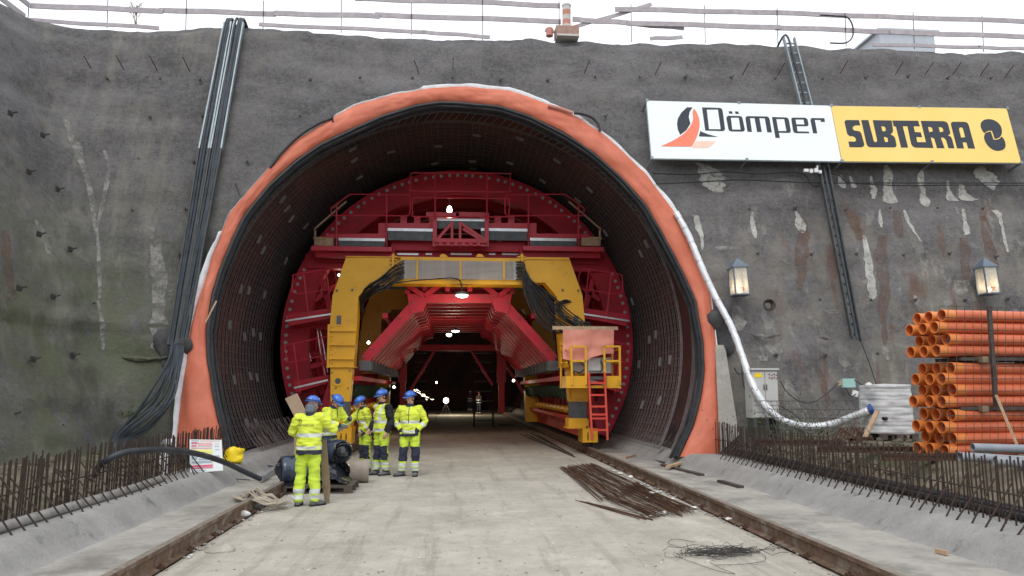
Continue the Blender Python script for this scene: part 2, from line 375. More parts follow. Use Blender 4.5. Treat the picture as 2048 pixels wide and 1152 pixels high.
def person(loc, yaw, pose, head_yaw, tilt, label, vest=False, hood=False, logo=False, detail=True, cols=None, sc=1.0, hands=(.4, .4), palms=((-1, 0, 0), (1, 0, 0)), knees=True, gloves=(False, False), lid='helm', ph=0, ovhv='hv'):
    J = {k: V(v) if len(v) == 3 else v for k, v in {**BASE, **pose}.items()}
    root = thing('person', loc, label, 'person', 'workers in the tunnel mouth' if detail else 'workers deep in the tunnel'); root.rotation_euler = (0, 0, yaw); root.scale = (sc,) * 3
    def put(name, me, par=root):
        o = bpy.data.objects.new(name, me); COL.objects.link(o); o.parent = par; return o
    H = Matrix.Rotation(head_yaw, 3, 'Z') @ Matrix.Rotation(tilt, 3, 'X'); hd = J['hd']
    h = lambda x, y, z: hd + H @ V((x, y, z))
    # ---- body: one continuous surface
    b = MB()
    limb(b, [J['pel'] - V((0, 0, .06)), J['pel'] + V((0, 0, .04)), J['wst'], J['chs'], J['nck'] - V((0, 0, .06))], [(.15, .10), (.155, .105), (.135, .095), (.165, .11), (.10, .07)])
    limb(b, [J['nck'] - V((0, 0, .07)), J['nck'], h(0, .01, -.06)], [.062, .056, .055])
    b.ell(h(0, .008, .025), (.074, .092, .095), 16, 12, H); b.ell(h(0, -.022, -.045), (.056, .062, .068), 14, 10, H)
    limb(b, [h(0, -.080, .025), h(0, -.100, -.010), h(0, -.104, -.022)], [(.010, .010), (.013, .014), (.015, .012)], n=8)   # nose
    b.ell(h(0, -.078, -.082), (.022, .020, .018), 10, 6, H); b.ell(h(0, -.085, -.052), (.026, .012, .010), 10, 6, H)
    b.ell(h(0, -.078, .042), (.055, .020, .012), 10, 6, H)
    for s in (-1, 1): b.ell(h(.076 * s, .012, -.005), (.010, .020, .032), 8, 6, H); b.ell(h(.040 * s, -.068, -.022), (.020, .018, .018), 8, 6, H)
    for S, s in (('L', 1), ('R', -1)):
        sh, el, wr = J['sh' + S], J['el' + S], J['wr' + S]
        limb(b, [sh.lerp(J['chs'], .4) + V((0, 0, .02)), sh, sh.lerp(el, .5), el, el.lerp(wr, .35), wr], [.065, .062, .050, .042, .040, .027], ref=(0, 1, 0))
        hand(b, wr, el, hands[0 if s > 0 else 1], s, palms[0 if s > 0 else 1])
        hp, kn, an = J['hp' + S], J['kn' + S], J['an' + S]; t = J['toe' + S]; td = V((t[0], t[1], 0)).normalized()
        limb(b, [hp + V((0, 0, .03)), hp.lerp(kn, .4), kn, kn.lerp(an, .35) + V((0, .012, 0)), an], [.088, .078, .056, .052, .038])
        limb(b, [an - td * .04 - V((0, 0, .04)), an + td * .06 - V((0, 0, .045)), an + td * .14 - V((0, 0, .055))], [(.036, .03), (.042, .03), (.036, .022)], ref=(1, 0, 0))
    me = remesh(b, .0068 if detail else .016, 3, .4); me.materials.clear()
    for m in ('skin', 'glove', 'black'): me.materials.append(M[m])
    for p in me.polygons:
        c = p.center; mi = 0
        for k, S in ((0, 'L'), (1, 'R')):
            if gloves[k] and (c - (J['wr' + S] + (J['wr' + S] - J['el' + S]).normalized() * .06)).length < .13: mi = 1
        p.material_index = mi
    me.shade_smooth(); put('body', me)
    # ---- face details
    if detail:
        e = MB()
        for s in (-1, 1): e.ell(h(.030 * s, -.083, .018), (.011, .007, .007), 8, 6, H)
        e.ell(h(0, -.094, -.050), (.022, .005, .004), 8, 6, H)
        e2 = e.mesh('eyes', 'navy'); e2.shade_smooth(); put('eyes', e2)
    # ---- trousers
    b = MB()
    limb(b, [J['pel'] - V((0, 0, .06)), J['pel'] + V((0, 0, .03)), J['wst'] + V((0, 0, .02))], [(.175, .125), (.175, .125), (.150, .115)])
    for S in 'LR':
        hp, kn, an = J['hp' + S], J['kn' + S], J['an' + S]
        limb(b, [hp + V((0, 0, .02)), hp.lerp(kn, .35), hp.lerp(kn, .75), kn, kn.lerp(an, .4), kn.lerp(an, .8), an + V((0, 0, .015))], [.108, .104, .088, .085, .084, .083, .076])
    me = remesh(b, .012 if detail else .02, 3, .4, .020, 6, ph); me.materials.clear()
    cc = cols or {}
    for m in (cc.get('tr', 'hvt'), 'refl', 'navy'): me.materials.append(M[m])
    for p in me.polygons:
        z = p.center.z; mi = 0; n = p.normal
        if .115 < z < .17 or .20 < z < .27: mi = 1
        elif knees and .31 < z < .60 and (n.y < .25): mi = 2
        if z < .105: mi = 2 if knees else 0
        p.material_index = mi
    me.shade_smooth(); put('trousers', me)
    # ---- boots
    for S in 'LR':
        an = J['an' + S]; t = J['toe' + S]; td = V((t[0], t[1], 0)).normalized(); g = V((an.x, an.y, 0)); b = MB()
        limb(b, [an + V((0, 0, .07)), an - V((0, 0, .0)), V((an.x, an.y, an.z - .045)) - td * .01], [(.056, .056), (.056, .058), (.052, .056)])
        limb(b, [V((an.x, an.y, an.z - .05)) - td * .055, V((an.x, an.y, an.z - .045)) + td * .05, V((an.x, an.y, an.z - .052)) + td * .13, V((an.x, an.y, an.z - .056)) + td * .185], [(.045, .038), (.052, .043), (.052, .036), (.040, .026)], ref=V((-td.y, td.x, 0)))
        me = remesh(b, .009 if detail else .02, 3, .4); me.materials.clear(); me.materials.append(M['boot']); me.shade_smooth(); bt = put('boot', me)
        b = MB(); sole = [an - td * .075, an + td * .0, an + td * .1, an + td * .17, an + td * .205]; wd = (.040, .048, .052, .046, .026); pr_ = V((-td.y, td.x, 0))
        pl = [V((q.x, q.y, an.z - .088)) + pr_ * w_ for q, w_ in zip(sole, wd)] + [V((q.x, q.y, an.z - .088)) - pr_ * w_ for q, w_ in list(zip(sole, wd))[::-1]]
        b.prism(pl, (0, 0, .022)); put('sole', b.mesh('sole', 'black'), bt)
    # ---- jacket or vest
    b = MB(); dn = J['pel'] - V((0, -.0, .115 if not vest else .07))
    ax = (J['wst'] - J['pel']).normalized()
    limb(b, [dn, J['pel'] + V((0, 0, .04)), J['wst'], J['chs'], J['chs'].lerp(J['nck'], .55), J['nck'] + V((0, 0, -.005))], [(.212, .162), (.205, .158), (.195, .15), (.212, .155), (.172, .12), (.075, .075)], flat=True, n=24)
    for S, s in (('L', 1), ('R', -1)):
        sh, el, wr = J['sh' + S], J['el' + S], J['wr' + S]
        limb(b, [sh.lerp(J['chs'], .4) + V((0, 0, .03)), sh, sh.lerp(el, .5), el, el.lerp(wr, .5), wr.lerp(el, .06)], [.092, .088, .076, .070, .062, .052], ref=(0, 1, 0))
    me = remesh(b, .0095 if detail else .018, 4, .45, .022, 7.5, ph + 3); me.materials.clear()
    for m in (cc.get('jk', 'hv'), 'refl', 'navy', 'black'): me.materials.append(M[m])
    def near(c, a, b_):
        d = b_ - a; t = max(0, min(1, (c - a).dot(d) / d.length_squared)); return t, (c - a - d * t).length
    zb = J['pel'].z
    for p in me.polygons:
        c = p.center; best = (9, None, 0)
        tt, dd = near(c, J['pel'], J['nck'] - V((0, 0, .05))); best = (dd - .11, 'T', tt)
        for S in 'LR':
            t1, d1 = near(c, J['sh' + S], J['el' + S]); t2, d2 = near(c, J['el' + S], J['wr' + S])
            if d1 < best[0]: best = (d1, 'U', t1)
            if d2 < best[0]: best = (d2, 'F', t2)
        mi = 0; k, t = best[1], best[2]; rel = c.z - zb
        if k == 'T' or (k == 'U' and t < .15):
            if vest: mi = 1 if (-.04 < rel < .02 or .13 < rel < .19 or (abs(abs(c.x) - .11) < .026 and rel > .2)) else 0
            else: mi = 2 if rel < -.05 else (1 if (-.045 < rel < .01 or .15 < rel < .205) else 0)
            if vest and abs(c.x) > .20: mi = 3
        elif vest: mi = 3
        elif k == 'F': mi = 1 if .30 < t < .52 else (2 if t > .90 else 0)
        elif k == 'U': mi = 1 if .80 < t < 1.0 and False else 0
        p.material_index = mi
    me.shade_smooth(); jk = put('jacket' if not vest else 'safety_vest', me)
    if detail and not vest:   # zip and collar
        b = MB(); fr = [V((0, J['pel'].y - .150 - .0, J['pel'].z + .02)), V((0, J['wst'].y - .148, J['wst'].z)), V((0, J['chs'].y - .162, J['chs'].z)), V((0, J['nck'].y - .08, J['nck'].z))]
        b.tube(smooth_path(fr, 4), .007, 5); put('zip', b.mesh('zip', 'navy'), jk)
    b = MB(); nk = J['nck']; b.lathe([(.088, -.02), (.085, .03), (.078, .05), (.072, .03), (.07, -.02)], c=nk + V((0, 0, 0)), n=18); put('collar', b.mesh('collar', 'navy' if not vest else 'black', smooth=True), jk)
    # ---- balaclava / hood
    b = MB()
    if hood: b.ell(h(0, .028, -.05), (.094, .098, .088), 16, 10, H); b.ell(h(.0, .055, -.10), (.085, .07, .05), 14, 8, H)
    else: b.ell(h(0, .030, .010), (.083, .085, .085), 16, 10, H)
    me = remesh(b, .009 if detail else .02, 3, .4, .005, 12); me.materials.clear(); me.materials.append(M['hood' if hood else 'black']); me.shade_smooth(); put('hood' if hood else 'cap', me)
    # ---- helmet
    b = MB(); n = 26; rings = 9; o = 0
    for i in range(rings + 1):
        t = (pi / 2) * i / rings
        for j in range(n):
            a = 2 * pi * j / n; b.v.append(h(.108 * cos(t) * cos(a), .130 * cos(t) * sin(a) + .008, .060 + .098 * sin(t) * (1 + .05 * math.exp(-((cos(a)) * 3) ** 2) * cos(t))))
    for i in range(rings):
        for j in range(n): b.f.append([i * n + j, i * n + (j + 1) % n, (i + 1) * n + (j + 1) % n, (i + 1) * n + j]); b.m.append(0)
    # brim: wider at the front
    for k_, (ex, dz) in enumerate(((1.0, .060), (1.10, .050), (1.10, .045), (.97, .050))):
        for j in range(n):
            a = 2 * pi * j / n; f = max(0, -sin(a)) ** 2 * (.040 if k_ in (1, 2) else 0); b.v.append(h(.110 * ex * cos(a), (.132 * ex + f) * sin(a) + .008, dz - f * .3))
    q = (rings + 1) * n
    for k_ in range(3):
        for j in range(n): b.f.append([q + k_ * n + j, q + k_ * n + (j + 1) % n, q + (k_ + 1) * n + (j + 1) % n, q + (k_ + 1) * n + j]); b.m.append(0)
    hm = put('helmet', b.mesh('helmet', lid, smooth=True))
    if detail:
        b = MB(); b.tube([h(.115 * cos(a), .137 * sin(a) + .008, .066) for a in [2 * pi * j / 24 for j in range(25)]], .006, 5); b.box(h(0, -.13, .088), (.03, .02, .04), H); put('strap', b.mesh('strap', 'navy'), hm)
    return root, J
PI = pi
p1 = G(613, 1012); p1r, J1 = person(p1, R(168), dict(anL=(.13, .03, .09), anR=(-.12, -.02, .09), toeL=(.15, -1), toeR=(-.55, -.8), knL=(.12, -.02, .49), knR=(-.10, -.03, .49),
    elL=(.30, -.02, 1.14), wrL=(.16, -.26, 1.06), shR=(-.19, -.03, 1.39), elR=(-.35, -.14, 1.19), wrR=(-.10, -.30, 1.20), chs=(0, -.02, 1.27), nck=(0, -.03, 1.43), hd=(-.02, -.07, 1.575)), R(-20), R(12),
    'worker in yellow with his back turned, standing in front of the pallet of black rolls', hood=True, knees=False, gloves=(True, True), hands=(.5, .5), sc=.97, ph=1)
p3 = G(730, 945); person(p3, R(-62), dict(hd=(0, -.14, 1.52), nck=(0, -.09, 1.40), chs=(0, -.06, 1.24), wst=(0, -.01, 1.05), shL=(.18, -.08, 1.34), shR=(-.18, -.08, 1.34), elR=(-.24, -.26, 1.14), wrR=(-.20, -.47, 1.00), elL=(.22, .0, 1.06), wrL=(.12, -.12, .90)), R(0), R(28),
    'worker in yellow jacket bending and reaching his arm out left towards the rolls', gloves=(False, True), sc=.98, ph=7)
p4 = G(762, 950); person(p4, R(-50), dict(elL=(.27, .06, 1.12), wrL=(.26, -.06, .88), elR=(-.25, .0, 1.10), wrR=(-.18, -.18, .92), anL=(.11, .06, .09), anR=(-.11, -.04, .09)), R(-8), R(14),
    'worker in a sleeveless yellow vest over black sleeves, standing in the middle of the group', vest=True, sc=1.02, ph=12, palms=((-1, 0, 0), (1, 0, 0)))
p5 = G(818, 952); person(p5, R(-8), dict(elL=(.33, .05, 1.13), wrL=(.165, -.07, .93), elR=(-.32, .05, 1.13), wrR=(-.165, -.06, .93), anL=(.13, .02, .09), anR=(-.15, -.02, .09), knL=(.13, -.02, .49), knR=(-.12, -.03, .49), toeL=(.1, -1), toeR=(-.65, -.75)), R(-38), R(12),
    'worker in yellow jacket standing apart on the right with both hands in his pockets', sc=1.0, ph=17)
p2 = G(652, 960); person(p2, R(55), dict(hd=(0, -.22, 1.53), nck=(0, -.15, 1.42), chs=(0, -.09, 1.26), wst=(0, -.02, 1.05), shL=(.18, -.13, 1.36), shR=(-.18, -.13, 1.36), elL=(.24, -.28, 1.14), wrL=(.14, -.46, 1.20), elR=(-.23, -.24, 1.12), wrR=(-.10, -.42, 1.08)), R(0), R(38),
    'worker in yellow leaning forward behind the rolls, half hidden by the man in front', gloves=(True, True), sc=1.0, ph=23)
for (x, y, s, hw, lid, ang) in ((940, 824, 1.0, 1, 'helmw', 170), (958, 829, .97, 0, 'redo', 140)):
    q = G(x, y); person(q, R(ang), dict(wrL=(.2, -.15, 1.0), wrR=(-.2, -.15, 1.0)), 0, R(10), 'distant worker in dark clothes with a white helmet, deep in the tunnel' if hw else 'distant worker in dark clothes with a reddish helmet, right of the one in white', detail=False, cols=dict(tr='navy', jk='brown'), lid=lid, sc=s)
# printed logo on the back of the jacket
import bpy as _b
def textmesh(s, size):
    cu = bpy.data.curves.new('t', 'FONT'); cu.body = s; cu.size = size; cu.align_x = 'LEFT'; cu.extrude = 0; cu.resolution_u = 3
    o = bpy.data.objects.new('t', cu); COL.objects.link(o); dg = bpy.context.evaluated_depsgraph_get(); dg.update()
    me = bpy.data.meshes.new_from_object(o.evaluated_get(dg)); bpy.data.objects.remove(o); return me
jack = [c for c in p1r.children if c.name.startswith('jacket')][0]
me = textmesh('HIDROIZOLIA', .048)
from mathutils.bvhtree import BVHTree
bv = BVHTree.FromPolygons([v.co for v in jack.data.vertices], [list(p.vertices) for p in jack.data.polygons])
def onback(x, z):   # x to the viewer's right when seen from behind
    hit = bv.ray_cast(V((x, 1, z)), V((0, -1, 0))); return (hit[0] + V((0, .006, 0))) if hit[0] else V((x, .16, z))
me.transform(Matrix.Identity(4))
for v in me.vertices: v.co = onback(.175 - v.co.x, 1.25 + v.co.y)
me.materials.clear(); me.materials.append(M['navy']); o = bpy.data.objects.new('lettering', me); COL.objects.link(o); o.parent = jack
b = MB(); pts = [onback(.115 + .033 * cos(a), 1.325 + .028 * sin(a)) for a in [R(-40 + 28 * k) for k in range(11)]]; b.tube(pts, .004, 4); b.tube([onback(.155, 1.297), onback(.085, 1.297)], .003, 4); o = bpy.data.objects.new('emblem', b.mesh('emblem', 'navy')); COL.objects.link(o); o.parent = jack
# ================================================================== pallet and rolls
pc = G(628, 975, 0); t = thing('pallet', (pc.x, pc.y + .35, 0), 'dark wooden pallet carrying the black rolls, between the workers', 'pallet')
px0 = G(552, 990).x; px1 = G(706, 986).x; py0 = G(628, 988).y; cx = (px0 + px1) / 2; LW = px1 - px0
for z, n_, ax_ in ((.135, 7, 0), (.012, 3, 1)):
    for i in range(n_):
        b = MB()
        if ax_ == 0: b.box((cx, py0 + .06 + i * .145, z), (LW, .10, .022))
        else: b.box((cx, py0 + .05 + i * .42, z), (LW, .10, .022))
        obj('board', b, 'woodd', t)
for i in range(3):
    b = MB(); b.box((cx, py0 + .05 + i * .42, .112), (LW - .02, .10, .02)); obj('board', b, 'woodd', t)
    for j in range(3): b = MB(); b.box((px0 + .08 + j * (LW - .16) / 2, py0 + .05 + i * .42, .062), (.14, .10, .075)); obj('block', b, 'woodd', t)
WL_ = .147
def roll(c, r, L, ax, m, lab, n=22, squash=.88, spiral=True):
    ax = V(ax).normalized(); u = ax.cross(V((0, 0, 1))).normalized(); v = V((0, 0, 1)); b = MB(); K = 12
    for i in range(K + 1):
        for j in range(n):
            a = 2 * pi * j / n; rr = r * (1 + .05 * NZ.noise(V((i * .5, cos(a) * 1.5, sin(a) * 1.5 + r))) + .03 * sin(i * 2.2 + a)) * (.86 if i in (0, K) else 1); b.v.append(V(c) + ax * (L * (i / K - .5)) + u * cos(a) * rr + v * sin(a) * rr * squash)
    for i in range(K):
        for j in range(n): b.f.append([i * n + j, i * n + (j + 1) % n, (i + 1) * n + (j + 1) % n, (i + 1) * n + j]); b.m.append(0)
    b.jitter(.012, 9); t = obj('membrane_roll', b, m, smooth='all', label=lab, cat='roll', at=V(c) - V((0, 0, r * squash)))
    for e in ((-1, 1) if spiral else ()):
        q = MB(); pts = [V(c) + ax * (L / 2 + .004 + .02 * sin(k * .7)) * e + (u * cos(k * .45) + v * sin(k * .45) * squash) * (r * .9 * k / 60 + .01) for k in range(61)]
        q.tube(pts, .012, 4); q.ell(V(c) + ax * (L / 2 - .02) * e, (r * .5, r * .5, r * .5), 8, 6); obj('spiral_edge', q, 'foilb', t)
    return t
r1 = W(582, 922, py0 + .25); roll((r1.x + .05, py0 + .34, .147 + .24), .27, .48, (1, .35, 0), 'foil', 'bulging blue-black plastic roll on the left end of the pallet, behind the standing man')
r2 = W(668, 897, py0 + .45); roll((r2.x - .02, py0 + .60, r2.z - .05), .235, .60, (.75, -1, -.05), 'foil', 'upper blue-black roll with a dark spiral end facing the workers')
roll((r2.x - .04, py0 + .62, .147 + .19), .20, .66, (.75, -1, 0), 'foilb', 'flattened black roll lying under the one with the spiral end', squash=.95, spiral=False)
b = MB()
def sh(u, v):
    x = cx - .12 + u * .66; y = py0 + .0 + .62 * v; hgt = .155 + .34 * max(0, sin(pi * min(1, u * 1.0))) * min(1, .25 + 1.1 * v)
    return V((x, y - .02, hgt)) + NZ.noise_vector(V((x * 5, y * 5, 1))) * .04 + NZ.noise_vector(V((x * 12, y * 12, 1))) * .015
b.grid(sh, 36, 20); obj('plastic_sheet', b, 'foilb', smooth='all', label='crumpled black plastic sheet spread over the front right of the pallet', cat='plastic sheet')
b = MB()
def sh2(u, v):
    x = px0 + .02 + u * .42; y = py0 + .0 + .35 * v; return V((x, y, .158 + .09 * sin(pi * u) * v)) + NZ.noise_vector(V((x * 6, y * 6, 8))) * .03
b.grid(sh2, 18, 14); obj('plastic_sheet', b, 'foilb', smooth='all', label='crumpled black plastic folded over the front left corner of the pallet', cat='plastic sheet')
# brown tarpaulin roll behind
c = W(706, 915, 15.2); b = MB(); ax = V((1, .12, .0)).normalized(); u = ax.cross(V((0, 0, 1))).normalized()
for i in range(15):
    for j in range(26):
        a = 2 * pi * j / 26; rr = .18 * (1 + .06 * sin(i * 1.1)) * (1 + .06 * NZ.noise(V((i * .4, cos(a), sin(a))))); b.v.append(V((c.x - .02, 15.0, .22)) + ax * (.7 * (i / 14 - .5)) + u * cos(a) * rr + V((0, 0, 1)) * sin(a) * rr * 1.15)
for i in range(14):
    for j in range(26): b.f.append([i * 26 + j, i * 26 + (j + 1) % 26, (i + 1) * 26 + (j + 1) % 26, (i + 1) * 26 + j]); b.m.append(0)
b.f.append(list(range(26))[::-1]); b.m.append(0); b.f.append([14 * 26 + j for j in range(26)]); b.m.append(0)
obj('tarpaulin_roll', b, 'tan', smooth=True, label='wide brown roll of tarpaulin lying behind the pallet, at the feet of the reaching worker', cat='roll')
b = MB(); b.prism([W(*p, 16.5) for p in ((570, 797), (592, 787), (612, 828), (590, 836))], (.02, .04, 0)); b.bar(W(592, 832, 16.52), V((W(592, 832, 16.52).x, 16.6, .17)), .05, .05); obj('cardboard_box', b, 'card', label='brown board propped up at an angle behind the two left workers', cat='board')
# stake beside worker
b = MB(); a = G(654, 1007, 0); tpt = W(646, 880, a.y - .02); b.prism([a + V((-.03, 0, 0)), a + V((.03, 0, 0)), a.lerp(tpt, .25) + V((.065, 0, 0)), tpt + V((.05, 0, 0)), tpt + V((-.05, 0, 0)), a.lerp(tpt, .25) + V((-.055, 0, 0))], (0, .03, 0)); obj('wooden_stake', b, 'stake', label='brown pointed wooden board standing on end beside the man with his back turned', cat='board')
# small tripod-like grinder and sparks
b = MB()
for i in range(22):
    t0 = random.random(); x = 826 + 40 * t0; y = 778 + 24 * t0 + random.uniform(-4, 5); p = W(x, y, 30 + random.uniform(-.5, .5)); q = p + V((.10, .02, -.045)) * random.uniform(.3, 1.2); b.bar(p, q, .005, .005)
obj('cutting_sparks', b, 'spark', label='shower of bright sparks behind the head of the worker on the right', cat='sparks', kind='stuff')
plight('spark_light', W(838, 788, 29.8), 12, (1, .85, .6), .1)
# ------------------------------------------------------------------ shotcrete material
def wallmat():
    m = bpy.data.materials.new('shotcrete'); m.use_nodes = True; nt = m.node_tree; N = nt.nodes; L = nt.links; b = N['Principled BSDF']
    b.inputs['Roughness'].default_value = .86; b.inputs['Specular IOR Level'].default_value = .25
    g = N.new('ShaderNodeNewGeometry')
    def mp(sc, loc=(0, 0, 0)):
        k = N.new('ShaderNodeMapping'); k.inputs['Scale'].default_value = sc; k.inputs['Location'].default_value = loc
        L.new(g.outputs['Position'], k.inputs['Vector']); return k.outputs[0]
    def noi(vec, s, d=6, r=.6):
        n = N.new('ShaderNodeTexNoise'); n.inputs['Scale'].default_value = s; n.inputs['Detail'].default_value = d; n.inputs['Roughness'].default_value = r
        L.new(vec, n.inputs['Vector']); return n.outputs['Fac']
    def rng(x, a, b_, c=0., d=1., smooth=True):
        k = N.new('ShaderNodeMapRange'); k.interpolation_type = 'SMOOTHSTEP' if smooth else 'LINEAR'
        for i, v in zip(('From Min', 'From Max', 'To Min', 'To Max'), (a, b_, c, d)): k.inputs[i].default_value = v
        L.new(x, k.inputs['Value']); return k.outputs[0]
    def mul(*xs):
        o = xs[0]
        for x in xs[1:]:
            k = N.new('ShaderNodeMath'); k.operation = 'MULTIPLY'; L.new(o, k.inputs[0])
            if isinstance(x, float): k.inputs[1].default_value = x
            else: L.new(x, k.inputs[1])
            o = k.outputs[0]
        return o
    def mix(f, a, c):
        k = N.new('ShaderNodeMix'); k.data_type = 'RGBA'; L.new(f, k.inputs['Factor']); L.new(a, k.inputs[6]) if not isinstance(a, tuple) else setattr(k.inputs[6], 'default_value', (*a, 1))
        if isinstance(c, tuple): k.inputs[7].default_value = (*c, 1)
        else: L.new(c, k.inputs[7])
        return k.outputs[2]
    sx = N.new('ShaderNodeSeparateXYZ'); L.new(g.outputs['Position'], sx.inputs[0])
    X, Y, Z = sx.outputs
    n0 = noi(mp((.45, .45, .75)), 1.3, 12, .72)
    base = mix(rng(n0, .34, .66), (.102, .098, .101), (.192, .185, .187))
    base = mix(mul(rng(noi(mp((1, 1, 1)), 9, 8, .8), .38, .66), .5), base, (.26, .25, .25))
    base = mix(mul(rng(noi(mp((1, 1, 1), (3, 1, 7)), 22, 6, .8), .50, .66), .6), base, (.045, .042, .04))
    # pale grey-beige clouds (washed surface)
    base = mix(mul(rng(noi(mp((.5, .5, .5), (7, 3, 1)), 1.1, 8, .7), .52, .72), .55), base, (.25, .235, .205))
    # lower right area is lighter and patchier
    lowr = mul(rng(X, 4.5, 6.5), rng(Z, 7.0, 5.2))
    base = mix(mul(lowr, rng(noi(mp((.8, .8, .5), (2, 0, 9)), 1.6, 10, .72), .42, .62), .62), base, (.27, .25, .21))
    # vertical white lime streaks
    st = rng(noi(mp((1.9, 1.9, .30), (1, 5, 0)), 1.3, 8, .65), .57, .63)
    fr = rng(noi(mp((1.5, 1.5, 1.5), (3, 3, 3)), 1.3, 6, .7), .46, .56)
    base = mix(mul(st, fr, rng(X, 4.5, 7.0), rng(Z, 7.8, 7.0), .35), base, (.43, .42, .38))
    pt = rng(noi(mp((1.1, 1.1, .8), (11, 5, 4)), 1.7, 5, .5), .63, .66)
    base = mix(mul(pt, rng(X, 4.5, 5.5), rng(Z, 7, 4), .5), base, (.36, .36, .34))
    # rust streaks
    ru = rng(noi(mp((1.7, 1.7, .12), (21, 5, 0)), 1.4, 6, .6), .57, .66)
    base = mix(mul(ru, rng(X, 5.0, 9.0), rng(Z, 7, 6.0), .55), base, (.17, .085, .055))
    # moss on the left, low down
    mo = mul(rng(X, -3.0, -8.5), rng(Z, 7.5, 3.0), rng(noi(mp((.6, .6, .45), (5, 5, 5)), 1.4, 9, .75), .33, .60), .75)
    base = mix(mo, base, (.135, .155, .08))
    # pale seepage at the corner and on the left wall
    se = mul(rng(X, -5.0, -8.0), rng(noi(mp((1.3, .8, .22), (9, 2, 6)), 1.2, 9, .7), .50, .66), .6)
    base = mix(se, base, (.27, .26, .22))
    # dark damp
    da = mul(rng(noi(mp((.7, .7, .35), (8, 8, 2)), .9, 8, .7), .54, .7), rng(Z, 9, 3), .6)
    base = mix(da, base, (.062, .06, .055))
    L.new(base, b.inputs['Base Color'])
    bp = N.new('ShaderNodeBump'); bp.inputs['Strength'].default_value = 1; bp.inputs['Distance'].default_value = .07
    add = N.new('ShaderNodeMath'); add.operation = 'ADD'; L.new(noi(mp((1, 1, 1)), 6, 10, .85), add.inputs[0]); L.new(mul(noi(mp((.35, .35, 1.6)), 1.6, 8, .7), .7), add.inputs[1])
    L.new(add.outputs[0], bp.inputs['Height']); L.new(bp.outputs['Normal'], b.inputs['Normal'])
    return m
M['wall'] = wallmat()
def tracks(m, c, sc, lo, hi, k):
    nt = m.node_tree; N = nt.nodes; L = nt.links; b = N['Principled BSDF']; src = b.inputs['Base Color'].links[0].from_socket
    g = N.new('ShaderNodeNewGeometry'); mp = N.new('ShaderNodeMapping'); mp.inputs['Scale'].default_value = sc; L.new(g.outputs['Position'], mp.inputs['Vector'])
    n = N.new('ShaderNodeTexNoise'); n.inputs['Scale'].default_value = 2; n.inputs['Detail'].default_value = 10; n.inputs['Roughness'].default_value = .7; L.new(mp.outputs[0], n.inputs['Vector'])
    r_ = N.new('ShaderNodeMapRange'); r_.inputs['From Min'].default_value = lo; r_.inputs['From Max'].default_value = hi; r_.inputs['To Max'].default_value = k; L.new(n.outputs['Fac'], r_.inputs['Value'])
    x = N.new('ShaderNodeMix'); x.data_type = 'RGBA'; L.new(r_.outputs[0], x.inputs['Factor']); L.new(src, x.inputs[6]); x.inputs[7].default_value = (*c, 1); L.new(x.outputs[2], b.inputs['Base Color'])
M['darkfab'] = mat('dark_fabric', (.045, .045, .048), (.08, .08, .082), .9, scale=4, bump=.6, bscale=9)
M['kerb'] = mat('cast_kerb', (.21, .205, .195), (.34, .33, .315), .8, scale=1.6, bump=.5, bscale=25, detail=12, nr=.75, dirt=(.13, .13, .13), dirtscale=3, dlo=.58, dhi=.72)
M['conduit'] = mat('conduit_grey', (.22, .21, .20), (.32, .31, .29), .6)
M['slab'] = mat('dusty_slab', (.31, .288, .24), (.52, .488, .42), .92, scale=.8, bump=.7, bscale=45, detail=14, nr=.78, dirt=(.26, .225, .17), dirtscale=6, dlo=.56, dhi=.72)
tracks(M['slab'], (.21, .19, .16), (1.7, .10, 1), .52, .72, .75)
tracks(M['slab'], (.62, .59, .51), (.5, .35, 1), .55, .75, .8)
M['bench'] = mat('concrete_bench', (.26, .245, .22), (.42, .40, .36), .9, nr=.78, scale=1.2,  bump=.5, bscale=18, detail=10, dirt=(.19, .18, .16), dirtscale=1.1, dlo=.48, dhi=.64)
M['earth'] = mat('earth_bank', (.085, .072, .05), (.19, .165, .12), .95, scale=2.2, bump=1, bscale=9, detail=10, dirt=(.06, .065, .03), dirtscale=.9, dlo=.5, dhi=.62)
# ------------------------------------------------------------------ portal outlines (view pixels -> wall plane)
OUT = [(352, 900), (362, 800), (372, 740), (385, 660), (400, 600), (425, 520), (462, 430), (500, 385), (560, 318), (600, 280), (660, 243), (710, 215), (790, 193), (860, 180), (930, 177), (1015, 184), (1085, 207), (1150, 235), (1200, 267), (1250, 312), (1290, 352), (1330, 402), (1365, 452), (1400, 530), (1420, 600), (1428, 680), (1435, 760), (1440, 830), (1443, 915)]
INN = [(452, 905), (428, 800), (416, 720), (415, 660), (427, 590), (442, 540), (467, 480), (492, 430), (542, 370), (592, 325), (642, 290), (702, 262), (762, 235), (832, 213), (880, 206), (930, 208), (1000, 215), (1060, 235), (1130, 270), (1190, 310), (1240, 355), (1290, 410), (1330, 480), (1362, 540), (1389, 600), (1403, 680), (1407, 740), (1401, 790), (1386, 850), (1357, 915)]
NP = 240
outl = resample([WP(*p) for p in OUT], NP); innl = resample([WP(*p) for p in INN], NP)
midl = [a.lerp(b, .5) for a, b in zip(outl, innl)]
poly = [(p.x, p.z) for p in midl]; poly = [(poly[0][0], -2)] + poly + [(poly[-1][0], -2)]
def inside(x, z):
    c = False; j = len(poly) - 1
    for i in range(len(poly)):
        a, b = poly[i], poly[j]
        if (a[1] > z) != (b[1] > z) and x < (b[0] - a[0]) * (z - a[1]) / (b[1] - a[1]) + a[0]: c = not c
        j = i
    return c
TOPP = [(60, 35), (180, 52), (350, 60), (440, 62), (500, 54), (620, 53), (760, 60), (1000, 72), (1100, 78), (1300, 80), (1560, 85), (1700, 88), (2048, 100), (2300, 108)]
top = [WP(*p) for p in TOPP]
c0 = WP(60, 35); c1 = WP(212, 720)
